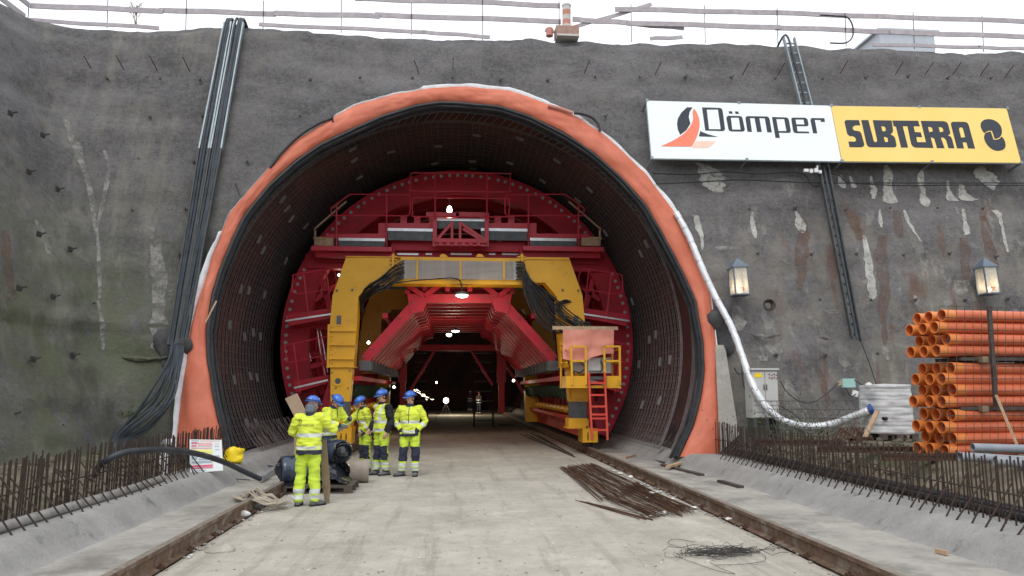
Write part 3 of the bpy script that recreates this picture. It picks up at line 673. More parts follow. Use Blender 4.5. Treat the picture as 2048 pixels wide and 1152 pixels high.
def xc(z): return c1.x + (c0.x - c1.x) * (z - c1.z) / (c0.z - c1.z)
def ztop(x):
    if x < top[0].x: return top[0].z
    for a, b in zip(top, top[1:]):
        if a.x <= x <= b.x: return a.z + (b.z - a.z) * (x - a.x) / (b.x - a.x)
    return top[-1].z
DIRL = V((-.10, -1, 0)).normalized()
U0, U1, NU, NV = -17.0, 33.0, 400, 100
wb = MB(); o = 0; vid = {}
def wallpt(u, t):
    x_g = max(u, 0) + xc(6); zt = ztop(x_g) + .10 * NZ.noise(V((u * 1.3, 0, 3))) + .02 * NZ.noise(V((u * 5, 0, 3)))
    z = -.3 + (zt + .3) * t
    k = .7; s = sqrt(u * u + k * k); a = (u + s) / 2; b_ = (s - u) / 2
    p = V((xc(z) + a, wallY(z), z)) + DIRL * b_ + V((-.0 * b_, 0, 0))
    n = (WN * a + V((cos(R(15)), 0, sin(R(15)))) * b_).normalized()
    q = V((p.x, p.y, p.z))
    d = .13 * NZ.noise(q * .45) + .07 * NZ.noise(V((q.x * .5, q.y * .5, q.z * 2.1))) + .045 * NZ.noise(q * 1.9) + .022 * NZ.noise(q * 5)
    # a step low on the left wall where the shotcrete layer ends
    if u < 7.0: d += .13 * max(0, min(1, (z - 3.05 - .25 * NZ.noise(V((u, 1, 1)))) / .10)) - .08
    if t > .985: d -= .15
    return p + n * (d - .05)
for i in range(NU + 1):
    for j in range(NV + 1): wb.v.append(wallpt(U0 + (U1 - U0) * i / NU, j / NV))
for i in range(NU):
    for j in range(NV):
        ids = [i * (NV + 1) + j, (i + 1) * (NV + 1) + j, (i + 1) * (NV + 1) + j + 1, i * (NV + 1) + j + 1]
        c = sum((wb.v[k] for k in ids), V()) / 4
        if c.y > 15 and inside(c.x, c.z): continue
        wb.f.append(ids); wb.m.append(0)
# thickness on top of the wall: a cap going back
oo = len(wb.v)
for i in range(NU + 1):
    p = wb.v[i * (NV + 1) + NV]; u = U0 + (U1 - U0) * i / NU
    wb.v.append(p + (V((0, 2.5, .05)) if u > 0 else V((-2.5, .5, .05))))
for i in range(NU): wb.f.append([i * (NV + 1) + NV, (i + 1) * (NV + 1) + NV, oo + i + 1, oo + i]); wb.m.append(0)
wall = obj('retaining_wall', wb, 'wall', smooth='all', label='high grey sprayed concrete wall of the pit, around the tunnel mouth and along the left', cat='retaining wall', fix=False, at=(0, 18, 0))
# anchor heads
ab = MB(); ab.box((0, -.01, 0), (.13, .02, .11), Matrix.Rotation(.3, 3, 'Y')); ab.tube([(0, 0, 0), (.03, -.15, .03)], .018, 6); ab.box((0, -.04, 0), (.05, .04, .05))
an = []
for r_, xs in ((158, [115, 215, 320, 400, 520, 620, 720, 825, 905, 1000, 1095, 1190, 1280, 1370, 1462, 1550, 1645, 1730, 1815, 1895, 1980]), (232, [195, 300, 405, 510, 600, 1210]),
               (322, [278, 388, 494, 2040]), (420, [265, 372, 1498, 1590, 1690, 1780, 1875, 1965]), (512, [248, 360, 1400, 1515, 1622, 1712, 1806, 1898, 1990]), (602, [1535, 1640, 1742, 1830, 1930, 2015]), (708, [1552, 1650, 1755, 2030]), (1, [])):
    for x in xs: an.append(WP(x, r_ + random.uniform(-4, 4), .06))
a0 = None
for p in an:
    if p.z < .9: continue
    if a0 is None:
        a0 = obj('anchor_head', MB().add([], []), 'rust', wall) if False else None
        me = ab.mesh('anchor_head', 'anch'); a0 = bpy.data.objects.new('anchor_head', me); COL.objects.link(a0); a0.parent = wall
        a0.location = p - WL[wall.name]; a0.rotation_euler = (-BETA, 0, 0)
    else: inst(a0, wall, p, (-BETA, random.uniform(-.6, .6), random.uniform(-.5, .5)), (random.uniform(.42, .68),) * 3)
for (x, y) in ((15, 228), (80, 272), (52, 345), (142, 310), (110, 380), (72, 470), (135, 500), (32, 578), (100, 595), (172, 610), (60, 720), (140, 712), (205, 735), (18, 830), (105, 855), (175, 850)):
    d = ray(x, y); p0 = V((xc(3), 17, 3)); nL = V((cos(R(15.6)), -.10, sin(R(15.6)))).normalized()
    t = (p0 - CAM).dot(nL) / d.dot(nL); p = CAM + d * t
    if p.y > 17: p = WP(x, y, .06)
    inst(a0, wall, p + nL * .05, (0, R(-15) if p.y < 17 else 0, R(80)))
# short bars sticking out near the top
sb = MB(); sb.tube([(0, 0, 0), (-.12, -.22, .28)], .012, 5)
me = sb.mesh('stub_bar', 'rust')
for i, (x, y) in enumerate([(115, 145), (185, 142), (248, 140), (315, 142), (380, 143), (449, 145), (838, 148), (1168, 148), (1310, 150), (1485, 150), (1555, 152), (1680, 148), (1790, 150), (1850, 150), (1905, 150), (1960, 152), (2010, 155)]):
    c = bpy.data.objects.new('stub_bar', me); COL.objects.link(c); c.parent = wall; c.location = WP(x, y, .05) - WL[wall.name]
    if x > 900: c.scale = (-1, 1, 1)
# cracks / spalled ledges
for i, pts in enumerate([[(98, 703), (118, 712), (140, 706), (168, 704)], [(222, 708), (250, 716), (290, 718), (335, 714)], [(1500, 669), (1530, 673), (1562, 668)], [(1640, 674), (1660, 676)]]):
    cb = MB(); q = smooth_path([WP(x, y, .10) for x, y in pts], 5); cb.tube(q, .05, 6, rf=lambda t: .2 + .9 * sin(pi * min(.98, max(.02, t))))
    cb.jitter(.05, 6); obj('spalled_ledge', cb, 'wall', wall)
# ------------------------------------------------------------------ ground
gb = MB()
def gz(x, y):
    n = .05 * NZ.noise(V((x * 1.3, y * 1.3, 0))) + .03 * NZ.noise(V((x * 4, y * 4, 2)))
    P_ = [(-60, .55), (-7.2, .55), (-6.5, .45), (-5.8, .08), (-5.25, .02), (-5.1, -.1), (5.5, -.1), (5.65, .15), (5.95, .2), (6.4, .55), (6.8, .74), (9, .78), (60, .8)]
    for a, b in zip(P_, P_[1:]):
        if a[0] <= x <= b[0]:
            z = a[1] + (b[1] - a[1]) * (x - a[0]) / (b[0] - a[0]); break
    else: z = .6
    if y > 17.3 and abs(x) < 7: z = min(z, .0)
    return z + (n * (2.2 if 5.7 < abs(x) < 6.9 else .5) if abs(x) > 5.3 else 0)
xs = [-300, -60, -20] + [-14 + .14 * i for i in range(236)] + [25, 60, 300]; ys = [-300, -60, -10] + [-4 + .16 * i for i in range(150)] + [25, 60, 300]
for x in xs:
    for y in ys: gb.v.append(V((x, y, gz(max(-60, min(60, x)), y))))
ny = len(ys)
for i in range(len(xs) - 1):
    for j in range(ny - 1): gb.f.append([i * ny + j, (i + 1) * ny + j, (i + 1) * ny + j + 1, i * ny + j + 1]); gb.m.append(0)
obj('ground', gb, 'earth', smooth='all', kind='structure', at=(0, 0, 0), fix=False)
sbm = MB()
def slabp(u, v):
    x = -3.285 + 6.57 * u; y = -3 + 73 * v ** 1.6
    return (x, y, .004 * NZ.noise(V((x * .9, y * .9, 0))) + .004 * NZ.noise(V((x * 4, y * 4, 0))) - (.012 if u in (0, 1) else 0))
sbm.grid(slabp, 60, 240); obj('roadway', sbm, 'slab', smooth='all', kind='structure', at=(0, 0, 0))
def bench(name, prof, ys_, sgn):
    b = MB(); k = len(prof)
    for y in ys_:
        t_ = max(0, min(1, (y - 14.5) / 4.0)); sh_ = -.42 * sgn * (t_ * t_ * (3 - 2 * t_)) if sgn > 0 else 0
        for x, z in prof:
            if sh_ and x > 3.9: x = x + sh_ * (1 if x > 4.4 else .3)
            q = V((x, y, z)); e = .007 * NZ.noise(V((x * 1.2, y * 1.0, 0))) + .008 * NZ.noise(V((x * 5, y * 5, z)))
            b.v.append(V((x + sgn * e, y, z + e * .6)))
    for i in range(len(ys_) - 1):
        for j in range(k - 1): b.f.append([i * k + j, i * k + j + 1, (i + 1) * k + j + 1, (i + 1) * k + j]); b.m.append(1 if j > 4 else 0)
    obj(name, b, ['bench', 'kerb'], smooth=True, kind='structure', at=(0, 0, 0))
yb = [-3 + .1 * i for i in range(210)] + [18 + .5 * i for i in range(105)]
PR = [(3.48, -.05), (3.48, .12), (3.50, .13), (3.9, .13), (4.3, .13), (4.56, .13), (4.575, .135), (4.64, .19), (4.70, .25), (4.77, .31), (4.85, .365), (4.92, .395), (4.98, .40), (5.2, .40), (5.56, .395), (5.60, .37), (5.61, -.1)]
PL = [(-3.48, -.05), (-3.48, .12), (-3.50, .13), (-3.8, .13), (-4.0, .13), (-4.24, .13), (-4.255, .135), (-4.31, .19), (-4.37, .26), (-4.44, .33), (-4.51, .385), (-4.58, .40), (-4.8, .40), (-5.12, .40), (-5.16, .38), (-5.17, -.1)]
bench('concrete_kerb', PR, yb, 1); bench('concrete_kerb', PL, yb, -1)
# plateau behind the wall
pb = MB(); zt = top[0].z - .3
pb.add([(-200, 21.5, zt), (200, 21.5, zt - .3), (200, 300, zt), (-200, 300, zt)], [(0, 1, 2, 3)])
obj('upper_ground', pb, 'earth', kind='structure', at=(0, 22, zt))
# ------------------------------------------------------------------ rails
for sx, lab in ((-3.37, 'rusty crane rail on the left, running under the coiled rope'), (3.37, 'rusty crane rail on the right, carrying the wheel below the control platform')):
    b = MB(); prof = [(-.078, 0), (.078, 0), (.078, .014), (.016, .03), (.014, .135), (.04, .152), (.04, .195), (.03, .201), (-.03, .201), (-.04, .195), (-.04, .152), (-.014, .135), (-.016, .03), (-.078, .014)]
    ysr = [-3 + 1.0 * i for i in range(72)]
    k = len(prof)
    for y in ysr:
        for x, z in prof: b.v.append(V((sx + x + .004 * NZ.noise(V((y, 0, 0))), y, z + .003)))
    for i in range(len(ysr) - 1):
        for j in range(k):
            b.mi = 1 if j in (7, 6, 8) else 0
            b.f.append([i * k + j, i * k + (j + 1) % k, (i + 1) * k + (j + 1) % k, (i + 1) * k + j]); b.m.append(b.mi)
    rl = obj('crane_rail', b, ['rail', 'railtop'], label=lab, cat='rail', group='crane rails beside the roadway', at=(sx, 10, 0))
    cb = MB(); cb.box((0, 0, .02), (.05, .09, .03)); cb.tube([(0, 0, .02), (0, 0, .055)], .012, 6)
    me = cb.mesh('rail_clip', 'rust')
    for i in range(26):
        for s in (-1, 1):
            c = bpy.data.objects.new('rail_clip', me); COL.objects.link(c); c.parent = rl; c.location = V((s * .07, 2 + i * .85 - 10, .008))
# ------------------------------------------------------------------ starter bars
barm = MB().tube([(0, 0, 0), (0, 0, 1)], .0098, 5, cap=False).mesh('bar', 'bar')
def starter(x, ys_, lean, h, label, tie=True):
    t = thing('starter_bar_row', (x, 8, .42), label, 'reinforcing bars', 'starter bars cast into the kerbs')
    for i, y in enumerate(ys_):
        c = bpy.data.objects.new('bar', barm); COL.objects.link(c); c.parent = t
        c.location = (random.uniform(-.015, .015), y - 8 + random.uniform(-.02, .02), -.03)
        c.rotation_euler = (random.gauss(0, .015) + (0.08 if lean else 0), lean + random.gauss(0, .02 if not lean else .07), 0); c.scale = (1, 1, h * .92 * random.uniform(.93, 1.05))
    if tie:
        b = MB()
        for hh in ((.42,) if lean == 0 else ()):
            for dx in (-.02,): b.tube(smooth_path([(x + dx + random.uniform(-.01, .01), y, .40 + h * hh + random.uniform(-.012, .012)) for y in [ys_[0] + (ys_[-1] - ys_[0]) * k / 14 for k in range(15)]], 3), .009, 5)
        if b.v: obj('tie_bar', b, 'bar', t)
    return t
starter(5.42, [4.45 + (16.3 - 4.45) * i / 98 for i in range(98)], 0, .70, 'second, outer row of upright rusty bars along the right kerb', False)
starter(-5.08, [5.25 + (15.8 - 5.25) * i / 98 for i in range(98)], 0, .70, 'second, outer row of upright rusty bars along the left kerb', False)
starter(5.26, [4.4 + (16.3 - 4.4) * i / 98 for i in range(98)], 0, .74, 'inner row of upright rusty bars along the right kerb, in front of the orange pipes')
starter(4.92, [4.8 + (15.2 - 4.8) * i / 48 for i in range(48)], R(34), .60, 'slanting rusty bars along the edge of the right kerb')
starter(-4.96, [5.2 + (15.8 - 5.2) * i / 98 for i in range(98)], 0, .74, 'inner row of upright rusty bars along the left kerb, under the black hose')
starter(-4.60, [4.9 + (15.6 - 4.9) * i / 46 for i in range(46)], R(-36), .68, 'slanting rusty bars along the edge of the left kerb')
# conduit on the left kerb
b = MB(); b.tube(smooth_path([(-4.76, 3, .45), (-4.76, 8, .45), (-4.74, 10.5, .45), (-4.8, 12, .445)], 6), .052, 10)
obj('conduit', b, 'conduit', smooth=True, label='long pale grey conduit lying between the bars on the left kerb', cat='pipe')
# black cables in the right trench
for i in range(4):
    b = MB(); b.tube(smooth_path([(5.50 + i * .07 + random.uniform(-.02, .02), y, .44 + .03 * (i % 2) + .01 * random.random()) for y in (4, 6, 8, 10, 12, 14, 16)], 5), .038, 8)
    obj('trench_cable', b, 'blk', smooth=True, label='thick black cable lying in the trench behind the right kerb', cat='cable', group='black cables in the right trench')
# ------------------------------------------------------------------ portal collar
col = thing('portal_collar', WP(930, 200, .2), 'orange membrane collar with white fleece edge around the tunnel mouth', 'membrane collar')
b = MB(); K = 14
def colpt(i, t):
    a = outl[i]; c = innl[i]; p = a.lerp(c, t)
    bul = .10 + .10 * sin(pi * min(1, t * 1.02)) ** .5
    q = V((p.x, p.z, t))
    rg = abs(NZ.noise(V((i * .085 + 1.3 * t, 7, t * .8)))); rg2 = abs(NZ.noise(V((i * .22 - 2.2 * t, 3, t * 1.5))))
    wr = .035 * NZ.noise(V((p.x * 1.1, p.z * 1.1, t * 1.5))) - .10 * max(0, .22 - rg) - .07 * max(0, .2 - rg2) + .012 * NZ.noise(V((p.x * 6, p.z * 6, t * 5)))
    return p + WN * (bul + wr) + (p - V((0, p.y, 3.3))).normalized() * (.02 * NZ.noise(V((p.x * 1.2, p.z * 1.2, 5))))
for i in range(NP + 1):
    for j in range(K + 1): b.v.append(colpt(i, j / K))
for i in range(NP):
    for j in range(K): b.f.append([i * (K + 1) + j, (i + 1) * (K + 1) + j, (i + 1) * (K + 1) + j + 1, i * (K + 1) + j + 1]); b.m.append(0)
obj('membrane_sheet', b, 'orange', col, smooth='all')
b = MB()
def wid(i):
    x = i / NP
    if .02 < x < .19: return .03 + .15 * sin(pi * (x - .02) / .17) ** .5 + .05 * NZ.noise(V((i * .15, 0, 0)))
    if .20 <= x < .36: return .02
    if .45 < x < .58: return .13 + .03 * NZ.noise(V((i * .2, 0, 0)))
    if .58 <= x < .80: return .10 + .07 * NZ.noise(V((i * .12, 0, 0)))
    return .06 + .03 * NZ.noise(V((i * .2, 3, 0)))
for i in range(NP + 1):
    a = colpt(i, 0.04); n = (outl[i] - innl[i]).normalized(); ww = max(.015, wid(i)); lf = .14 if i / NP < .2 else 0
    b.v += [a - WN * .02, a + n * ww * .5 + WN * (.02 + lf * .5 + .02 * NZ.noise(V((i * .4, 0, 1)))), a + n * ww - WN * .05 + WN * lf]
for i in range(NP):
    for j in range(2): b.f.append([i * 3 + j, i * 3 + 3 + j, i * 3 + 4 + j, i * 3 + 1 + j]); b.m.append(0)
obj('fleece_edge', b, 'geo', col, smooth='all')
for k, (off, inw, r) in enumerate(((.10, .06, .045), (.05, .12, .035), (-.05, .09, .045), (-.12, .16, .035))):
    b = MB(); b.tube([innl[i] + (innl[i] - outl[i]).normalized() * (inw + .015 * NZ.noise(V((i * .2, k, 0)))) + WN * off for i in range(0, NP + 1, 2)], r, 7)
    obj('sealing_strip', b, 'blk', col, smooth=True)
# ------------------------------------------------------------------ lining
XC, ZC, RC, RM = -.45, 3.3, 5.6, 5.95
def circ(th, r, off, lean=1.0):
    x = XC + r * cos(th); z = ZC + r * sin(th); return V((x, wallY(z) * lean + (1 - lean) * 18 + off, z))
TA = pi + R(31); TB = -R(31)
def thi(i, n=NP): return TA + (TB - TA) * i / n
lin = thing('tunnel_lining', (XC, 20, 0), 'dark waterproofed tunnel vault with reinforcing cage behind the orange collar', 'tunnel')
b = MB()
for i in range(NP + 1):
    for j in range(5):
        t = j / 4; a = innl[i] - WN * .12; c = circ(thi(i), RM, 1.05); b.v.append(a.lerp(c, t) + V((0, 0, .02 * NZ.noise(V((i * .1, t * 3, 0))))))
for i in range(NP):
    for j in range(4): b.f.append([i * 5 + j, i * 5 + 5 + j, i * 5 + 6 + j, i * 5 + 1 + j]); b.m.append(0)
obj('entrance_membrane', b, 'membo', lin, smooth='all')
b = MB(); n_y = 26
def mempt(i, t):
    th = thi(i, 120); a = circ(th, RM, 1.05); y = a.y + (72 - a.y) * t ** 1.8
    d = .05 * NZ.noise(V((i * .15, y * .8, 0)))
    return V((XC + (RM + d) * cos(th), y, ZC + (RM + d) * sin(th)))
for i in range(121):
    for j in range(n_y + 1): b.v.append(mempt(i, j / n_y))
for i in range(120):
    for j in range(n_y): b.f.append([i * (n_y + 1) + j, (i + 1) * (n_y + 1) + j, (i + 1) * (n_y + 1) + j + 1, i * (n_y + 1) + j + 1]); b.m.append(0)
b.add([V((XC + 6.3 * cos(thi(i, 40)), 72, ZC + 6.3 * sin(thi(i, 40)))) for i in range(41)], [tuple(range(41))])
obj('vault_membrane', b, 'memb', lin, smooth='all')
# rebar cage: hoops and lengthwise bars inside the membrane
b = MB()
for k in range(0, 39):
    y = 1.1 + k * .15
    pts = [circ(thi(i, 84), RC + (.012 if k % 2 else 0), y) + V((0, .02 * NZ.noise(V((i * .3, k, 0))), 0)) for i in range(85)]
    b.tube(pts, .0075, 4, cap=False)
for i in range(126):
    th = thi(i, 125)
    b.tube([circ(th, RC - .02 + .012 * NZ.noise(V((i * 1., j * .8, 0))), 1.0 + j * 1.2) for j in range(6)], .0065, 4, cap=False)
obj('rebar_cage', b, 'cagebar', lin, fix=False, kind='stuff')
b = MB()
for k in range(6):
    b.tube([circ(thi(i, 84), RC + .02 * k / 3, 1.02 + .035 * (k % 4)) for i in range(85)], .011, 4, cap=False)
for k in range(6):
    b.tube([innl[i * 2].lerp(circ(thi(i * 2), RM, 1.0), .1 + k * .16) - (innl[i * 2] - V((XC, innl[i * 2].y, ZC))).normalized() * .10 for i in range(121)], .011, 4, cap=False)
obj('edge_bars', b, 'cagebar', lin, fix=False)
tb = MB()
for i in range(26, NP - 60, 2):
    a = innl[i] - (innl[i] - V((XC, innl[i].y, ZC))).normalized() * .16; c = circ(thi(i) + random.uniform(-.006, .006), RC + .03, 1.0)
    tb.tube([a, (a + c) / 2 + V((0, 0, random.uniform(-.02, .02))), c], .0085, 4, cap=False)
obj('tie_wires', tb, 'tie', lin, fix=False, kind='stuff')
sp = MB(); sp.box((0, 0, 0), (.24, .06, .04)); sp.box((0, 0, -.02), (.22, .04, .05)); sme = sp.mesh('spacer_block', 'spacer')
cnt = 0
for a in range(-24, 206, 12):
    for j in range(5):
        if random.random() < .55: continue
        th = R(a + random.uniform(-1.2, 1.2) + (4 if a < 0 else 0)); c = bpy.data.objects.new('spacer_block', sme); COL.objects.link(c); c.parent = lin
        c.location = circ(th, RC - .03, 1.55 + (j + (.5 if (a // 12) % 2 else 0)) * .78 + random.uniform(-.14, .14)) - WL[lin.name]; c.rotation_euler = (0, pi / 2 - th + random.uniform(-.1, .1), random.uniform(-.1, .1)); cnt += 1
# drooping starter bars at the foot of the lining
b = MB()
for s, x0 in ((1, 4.75), (-1, -4.75)):
    for i in range(34):
        y = 17.6 + i * .14; b.tube([(x0 - s * .05, y, .40), (x0 + s * (.12 + .1 * random.random()), y - .05, .40 + .3), (x0 + s * (.25 + .16 * random.random()), y - .1 - .1 * random.random(), .40 + .62)], .011, 5)
obj('foot_bars', b, 'cagebar', lin, fix=False, kind='stuff')
# dark fabric lumps beside the collar
for (x, y, rx, rz, lab) in ((346, 700, .40, .45, 'grey fabric bulging from the wall left of the collar, where the cables come out'), (1447, 655, .3, .65, 'dark fabric bulging from the wall right of the collar, behind the white duct')):
    b = MB(); p = WP(x, y, .1); b.ell(p, (rx, .16, rz), 18, 12); b.jitter(.22, 2.2); b.jitter(.07, 7)
    obj('fabric_bundle', b, 'darkfab', smooth='all', label=lab, cat='fabric')
b = MB(); b.hexa([WP(1440, 905, .05), WP(1478, 870, .05), WP(1450, 690, .05), WP(1430, 690, .05)], [WP(1440, 905, .35), WP(1478, 870, .3), WP(1450, 690, .15), WP(1430, 690, .15)])
obj('concrete_pier', b, 'bench', label='narrow grey concrete strip up the wall beside the right foot of the collar', cat='concrete strip')
# ================================================================== formwork (red)
YG, YF, YE = 21.2, 23.0, 35.0
cL = W(563, 660, YF); cR = W(1264, 650, YF); cT = W(914, 342, YF)
FX = (cL.x + cR.x) / 2; FR = (cR.x - cL.x) / 2; FZ = cT.z - FR; FI = FR * 300 / 350
form = thing('tunnel_formwork', (FX, YF, 0), 'huge round red steel formwork shell filling the tunnel, with platforms and railings on its face', 'formwork')
def fc(th, r, y): return V((FX + r * cos(th), y, FZ + r * sin(th)))
ta, tb_ = pi + R(33), -R(33)
def arcplate(mb, r0, r1, y0, y1, n=96, a=ta, bb=tb_):
    for i in range(n):
        t0 = a + (bb - a) * i / n; t1 = a + (bb - a) * (i + 1) / n
        mb.hexa([fc(t0, r0, y0), fc(t1, r0, y0), fc(t1, r1, y0), fc(t0, r1, y0)], [fc(t0, r0, y1), fc(t1, r0, y1), fc(t1, r1, y1), fc(t0, r1, y1)])
b = MB(); arcplate(b, FI, FR, YF, YF + .03); obj('front_ring', b, 'red', form)
b = MB(); arcplate(b, FR - .035, FR + .012, YF - .02, YE + .05); obj('shell', b, 'red', form)
b = MB(); arcplate(b, FI - .02, FI + .02, YF - .06, YF + .3); obj('ring_flange', b, 'red', form)
b = MB(); b.lathe([(.0, -.05), (.025, -.05), (.025, -.02), (.055, -.02), (.055, 0)], n=8, ax=Matrix.Rotation(-pi / 2, 3, 'X')); me = b.mesh('flange_bolt', 'bolt')
nb = 88
for i in range(nb):
    th = ta + (tb_ - ta) * (i + .5) / nb + random.uniform(-.006, .006)
    c = bpy.data.objects.new('flange_bolt', me); COL.objects.link(c); c.parent = form; c.location = fc(th, FR - .14, YF - .001) - WL[form.name]
    c.rotation_euler = (0, random.random() * 6, 0)
rb = None
for k in range(1, 9):
    b = MB(); arcplate(b, FI, FR - .036, YF + 1.45 * k, YF + 1.45 * k + .03, 60)
    b.mi = 0; arcplate(b, FI - .02, FI, YF + 1.45 * k - .1, YF + 1.45 * k + .13, 60)
    obj('rib', b, 'red', form)
b = MB()
for i in range(2, 40):
    th = ta + (tb_ - ta) * i / 41; p0 = fc(th, FR - .07, YF + .04); p1 = fc(th, FR - .07, YE); b.bar(p0, p1, .06, .06)
obj('stringers', b, 'red', form, kind='stuff')
YP = 22.05
def P(x, y, Y=YP): return W(x, y, Y)
def mir(pts): return [(1830 - x, y) for x, y in pts]
for s in (0, 1):
    m_ = (lambda pts: pts) if s == 0 else mir
    def q(x0, y0, x1, y1): return (x0, y0, x1, y1) if s == 0 else (1830 - x1, y0, 1830 - x0, y1)
    b = MB(); pbox(b, *q(622, 494, 784, 500.5), YP, YF - YP); pl = obj('platform', b, 'redl', form)
    b = MB(); pbox(b, *q(630, 498, 790, 514), YP + .25, .25); pbox(b, *q(640, 500, 905, 524), YF - .22, .2); objs('platform_beam', b, 'red', form)
    b = MB(); pbox(b, *q(677, 478.5, 770, 492), YP + .1, .02); b.mi = 1; pbox(b, *q(677, 477, 770, 481), YP + .08, .018); obj('side_panel', b, ['steel', 'silver'], form)
    b = MB(); pbox(b, *q(775, 459, 868, 480), YP + .1, .02); b.mi = 1; pbox(b, *q(775, 457.5, 868, 461.5), YP + .08, .018); obj('side_panel', b, ['steel', 'silver'], form)
    b = MB(); ppoly(b, m_([(652, 468), (757, 467), (757, 446), (868, 446), (868, 457), (774, 457), (774, 477), (652, 477)]), YP + .15, .4); obj('stepped_beam', b, 'redl', form)
    b = MB()
    for x0, x1 in ((801, 814), (828, 841)): pbox(b, *q(x0, 432, x1, 446), YP + .2, .12)
    pbox(b, *q(852, 425, 918, 434), YP + .2, .2); pbox(b, *q(858, 434, 868, 446), YP + .2, .15)
    objs('upper_beam', b, 'redl', form)
    b = MB(); pbox(b, *q(630, 476, 667, 491), YP + .12, .3); b.bar(P(*m_([(628, 459)])[0], YP + .06), P(*m_([(693, 403)])[0], YP + .06), .10, .03)
    pbox(b, *q(626, 474, 652, 477.5), YP + .08, .1); b.bar(P(*m_([(630.5, 460)])[0], YP + .02), P(*m_([(630.5, 490)])[0], YP + .02), .05, .04)
    obj('timber_guard', b, 'wood', form, label='pale timber pieces wedged between the platform end and the ring')
    # railings
    def loop(b, pts, r=.021): b.tube(smooth_path([P(*p) for p in m_(pts)], 3), r, 6)
    b = MB(); loop(b, [(664, 431), (662, 418), (668, 412), (697, 391), (706, 388.5), (760, 389), (812, 389.5), (819, 393), (820, 405), (820, 420), (818, 429), (812, 431.5), (750, 431), (664, 431)])
    for x, y0 in ((673, 411), (773, 389)): b.tube([P(*m_([(x, y0)])[0]), P(*m_([(x, 492)])[0])], .024, 6)
    obj('railing', b, 'redl', form)
    # side platforms
    for (tp, bt, wl, lp, posts) in (
        ([(573, 629), (662, 616)], [(577, 652), (662, 636)], [(571, 642), (663, 628)], [(586, 553), (584, 575), (586, 584), (600, 587), (668, 577), (672, 565), (671, 548), (664, 539), (650, 539), (590, 549), (586, 553)], [((607, 549), (618, 644)), ((652, 541), (662, 618))]),
        ([(586, 763), (657, 749)], [(591, 785), (657, 765)], [(588, 776), (656, 760)], [(569, 692), (573, 716), (580, 725), (656, 709)], [((587, 689), (600, 786)), ((640, 680), (650, 770))])):
        b = MB(); d = 1.0; ppoly(b, m_([tp[0], tp[1], bt[1], bt[0]]), YF - .85, .8); f_ = obj('side_platform', b, 'red', form)
        b = MB(); b.bar(P(*m_([wl[0]])[0], YF - .87), P(*m_([wl[1]])[0], YF - .87), .02, .05); obj('edge_strip', b, 'silver', f_)
        b = MB(); pts = [P(*p, YF - .85) for p in m_(lp)]; b.tube(smooth_path(pts, 3), .02, 6)
        if len(lp) < 6: b.tube([P(*m_([(568, 691)])[0], YF - .85), P(*m_([(658, 672)])[0], YF - .85)], .02, 6)
        for p0, p1 in posts: b.tube([P(*m_([p0])[0], YF - .85), P(*m_([p1])[0], YF - .85)], .022, 6)
        obj('side_railing', b, 'redl', form)
    # turnbuckles / hydraulic struts behind
    b = MB()
    for pp in ([(614, 654), (615, 690), (622, 722)], [(634, 656), (640, 700), (650, 750)], [(626, 562), (619, 600)], [(646, 560), (640, 600)], [(640, 660), (648, 700), (655, 745)]):
        b.tube(smooth_path([W(*p, YF + .3) for p in m_(pp)], 4), .022, 6)
    objs('hydraulic_strut', b, 'silver', form)
    b = MB()
    for pp in ([(612, 650), (660, 655)], [(600, 655), (612, 700)], [(640, 540), (660, 620)], [(600, 545), (640, 535)], [(650, 520), (640, 560)], [(630, 600), (660, 580)], [(600, 740), (668, 720)], [(640, 785), (690, 770)]):
        b.bar(W(*m_(pp)[0], YF + .15), W(*m_(pp)[1], YF + .15), .12, .14)
    for yy in (24, 26, 28.5, 31, 33.5):
        x = 640; b.bar(W(*m_([(615, 600)])[0], yy), W(*m_([(700, 560)])[0], yy), .12, .16); b.bar(W(*m_([(610, 700)])[0], yy), W(*m_([(700, 740)])[0], yy), .12, .16)
    objs('lateral_strut', b, 'red', form)
# centre railings
for lp in ([(826, 345.5), (821, 350), (821, 376), (826, 381.5), (915, 382.5), (1014, 383.5), (1020, 378), (1020, 352), (1014, 347), (915, 346), (826, 345.5)], [(832, 395), (825, 400), (825, 427), (832, 433), (915, 433.5), (1010, 433.5), (1018, 428), (1018, 402), (1010, 397.5), (915, 396), (832, 395)]):
    b = MB(); b.tube(smooth_path([P(*p, YP - .05) for p in lp], 3), .021, 6); obj('centre_railing', b, 'redl', form)
b = MB()
for x in (870, 974): b.tube([P(x, 346, YP - .05), P(x, 440, YP - .05)], .026, 6); pbox(b, x - 5, 436, x + 4, 493, YP - .05, .12)
objs('railing_post', b, 'redl', form)
b = MB(); pbox(b, 874, 438, 972, 457, YP + .1, .02); b.mi = 1; pbox(b, 874, 437.5, 972, 441, YP + .08, .018); obj('side_panel', b, ['steel', 'silver'], form)
b = MB()
for p0, p1 in (((904, 446), (874, 480)), ((920, 446), (970, 480)), ((904, 444), (904, 480)), ((920, 444), (920, 480)), ((872, 481), (972, 481)), ((926, 458), (962, 480))): b.bar(P(*p0, YP - .12), P(*p1, YP - .12), .075, .08)
pbox(b, 870, 478, 974, 484, YP - .2, .2); pbox(b, 872, 486, 972, 491, YP - .1, .1)
for x in (878, 893, 908, 923, 938, 953): pbox(b, x, 484, x + 7, 491, YP - .18, .05)
obj('access_cradle', b, 'redl', form)
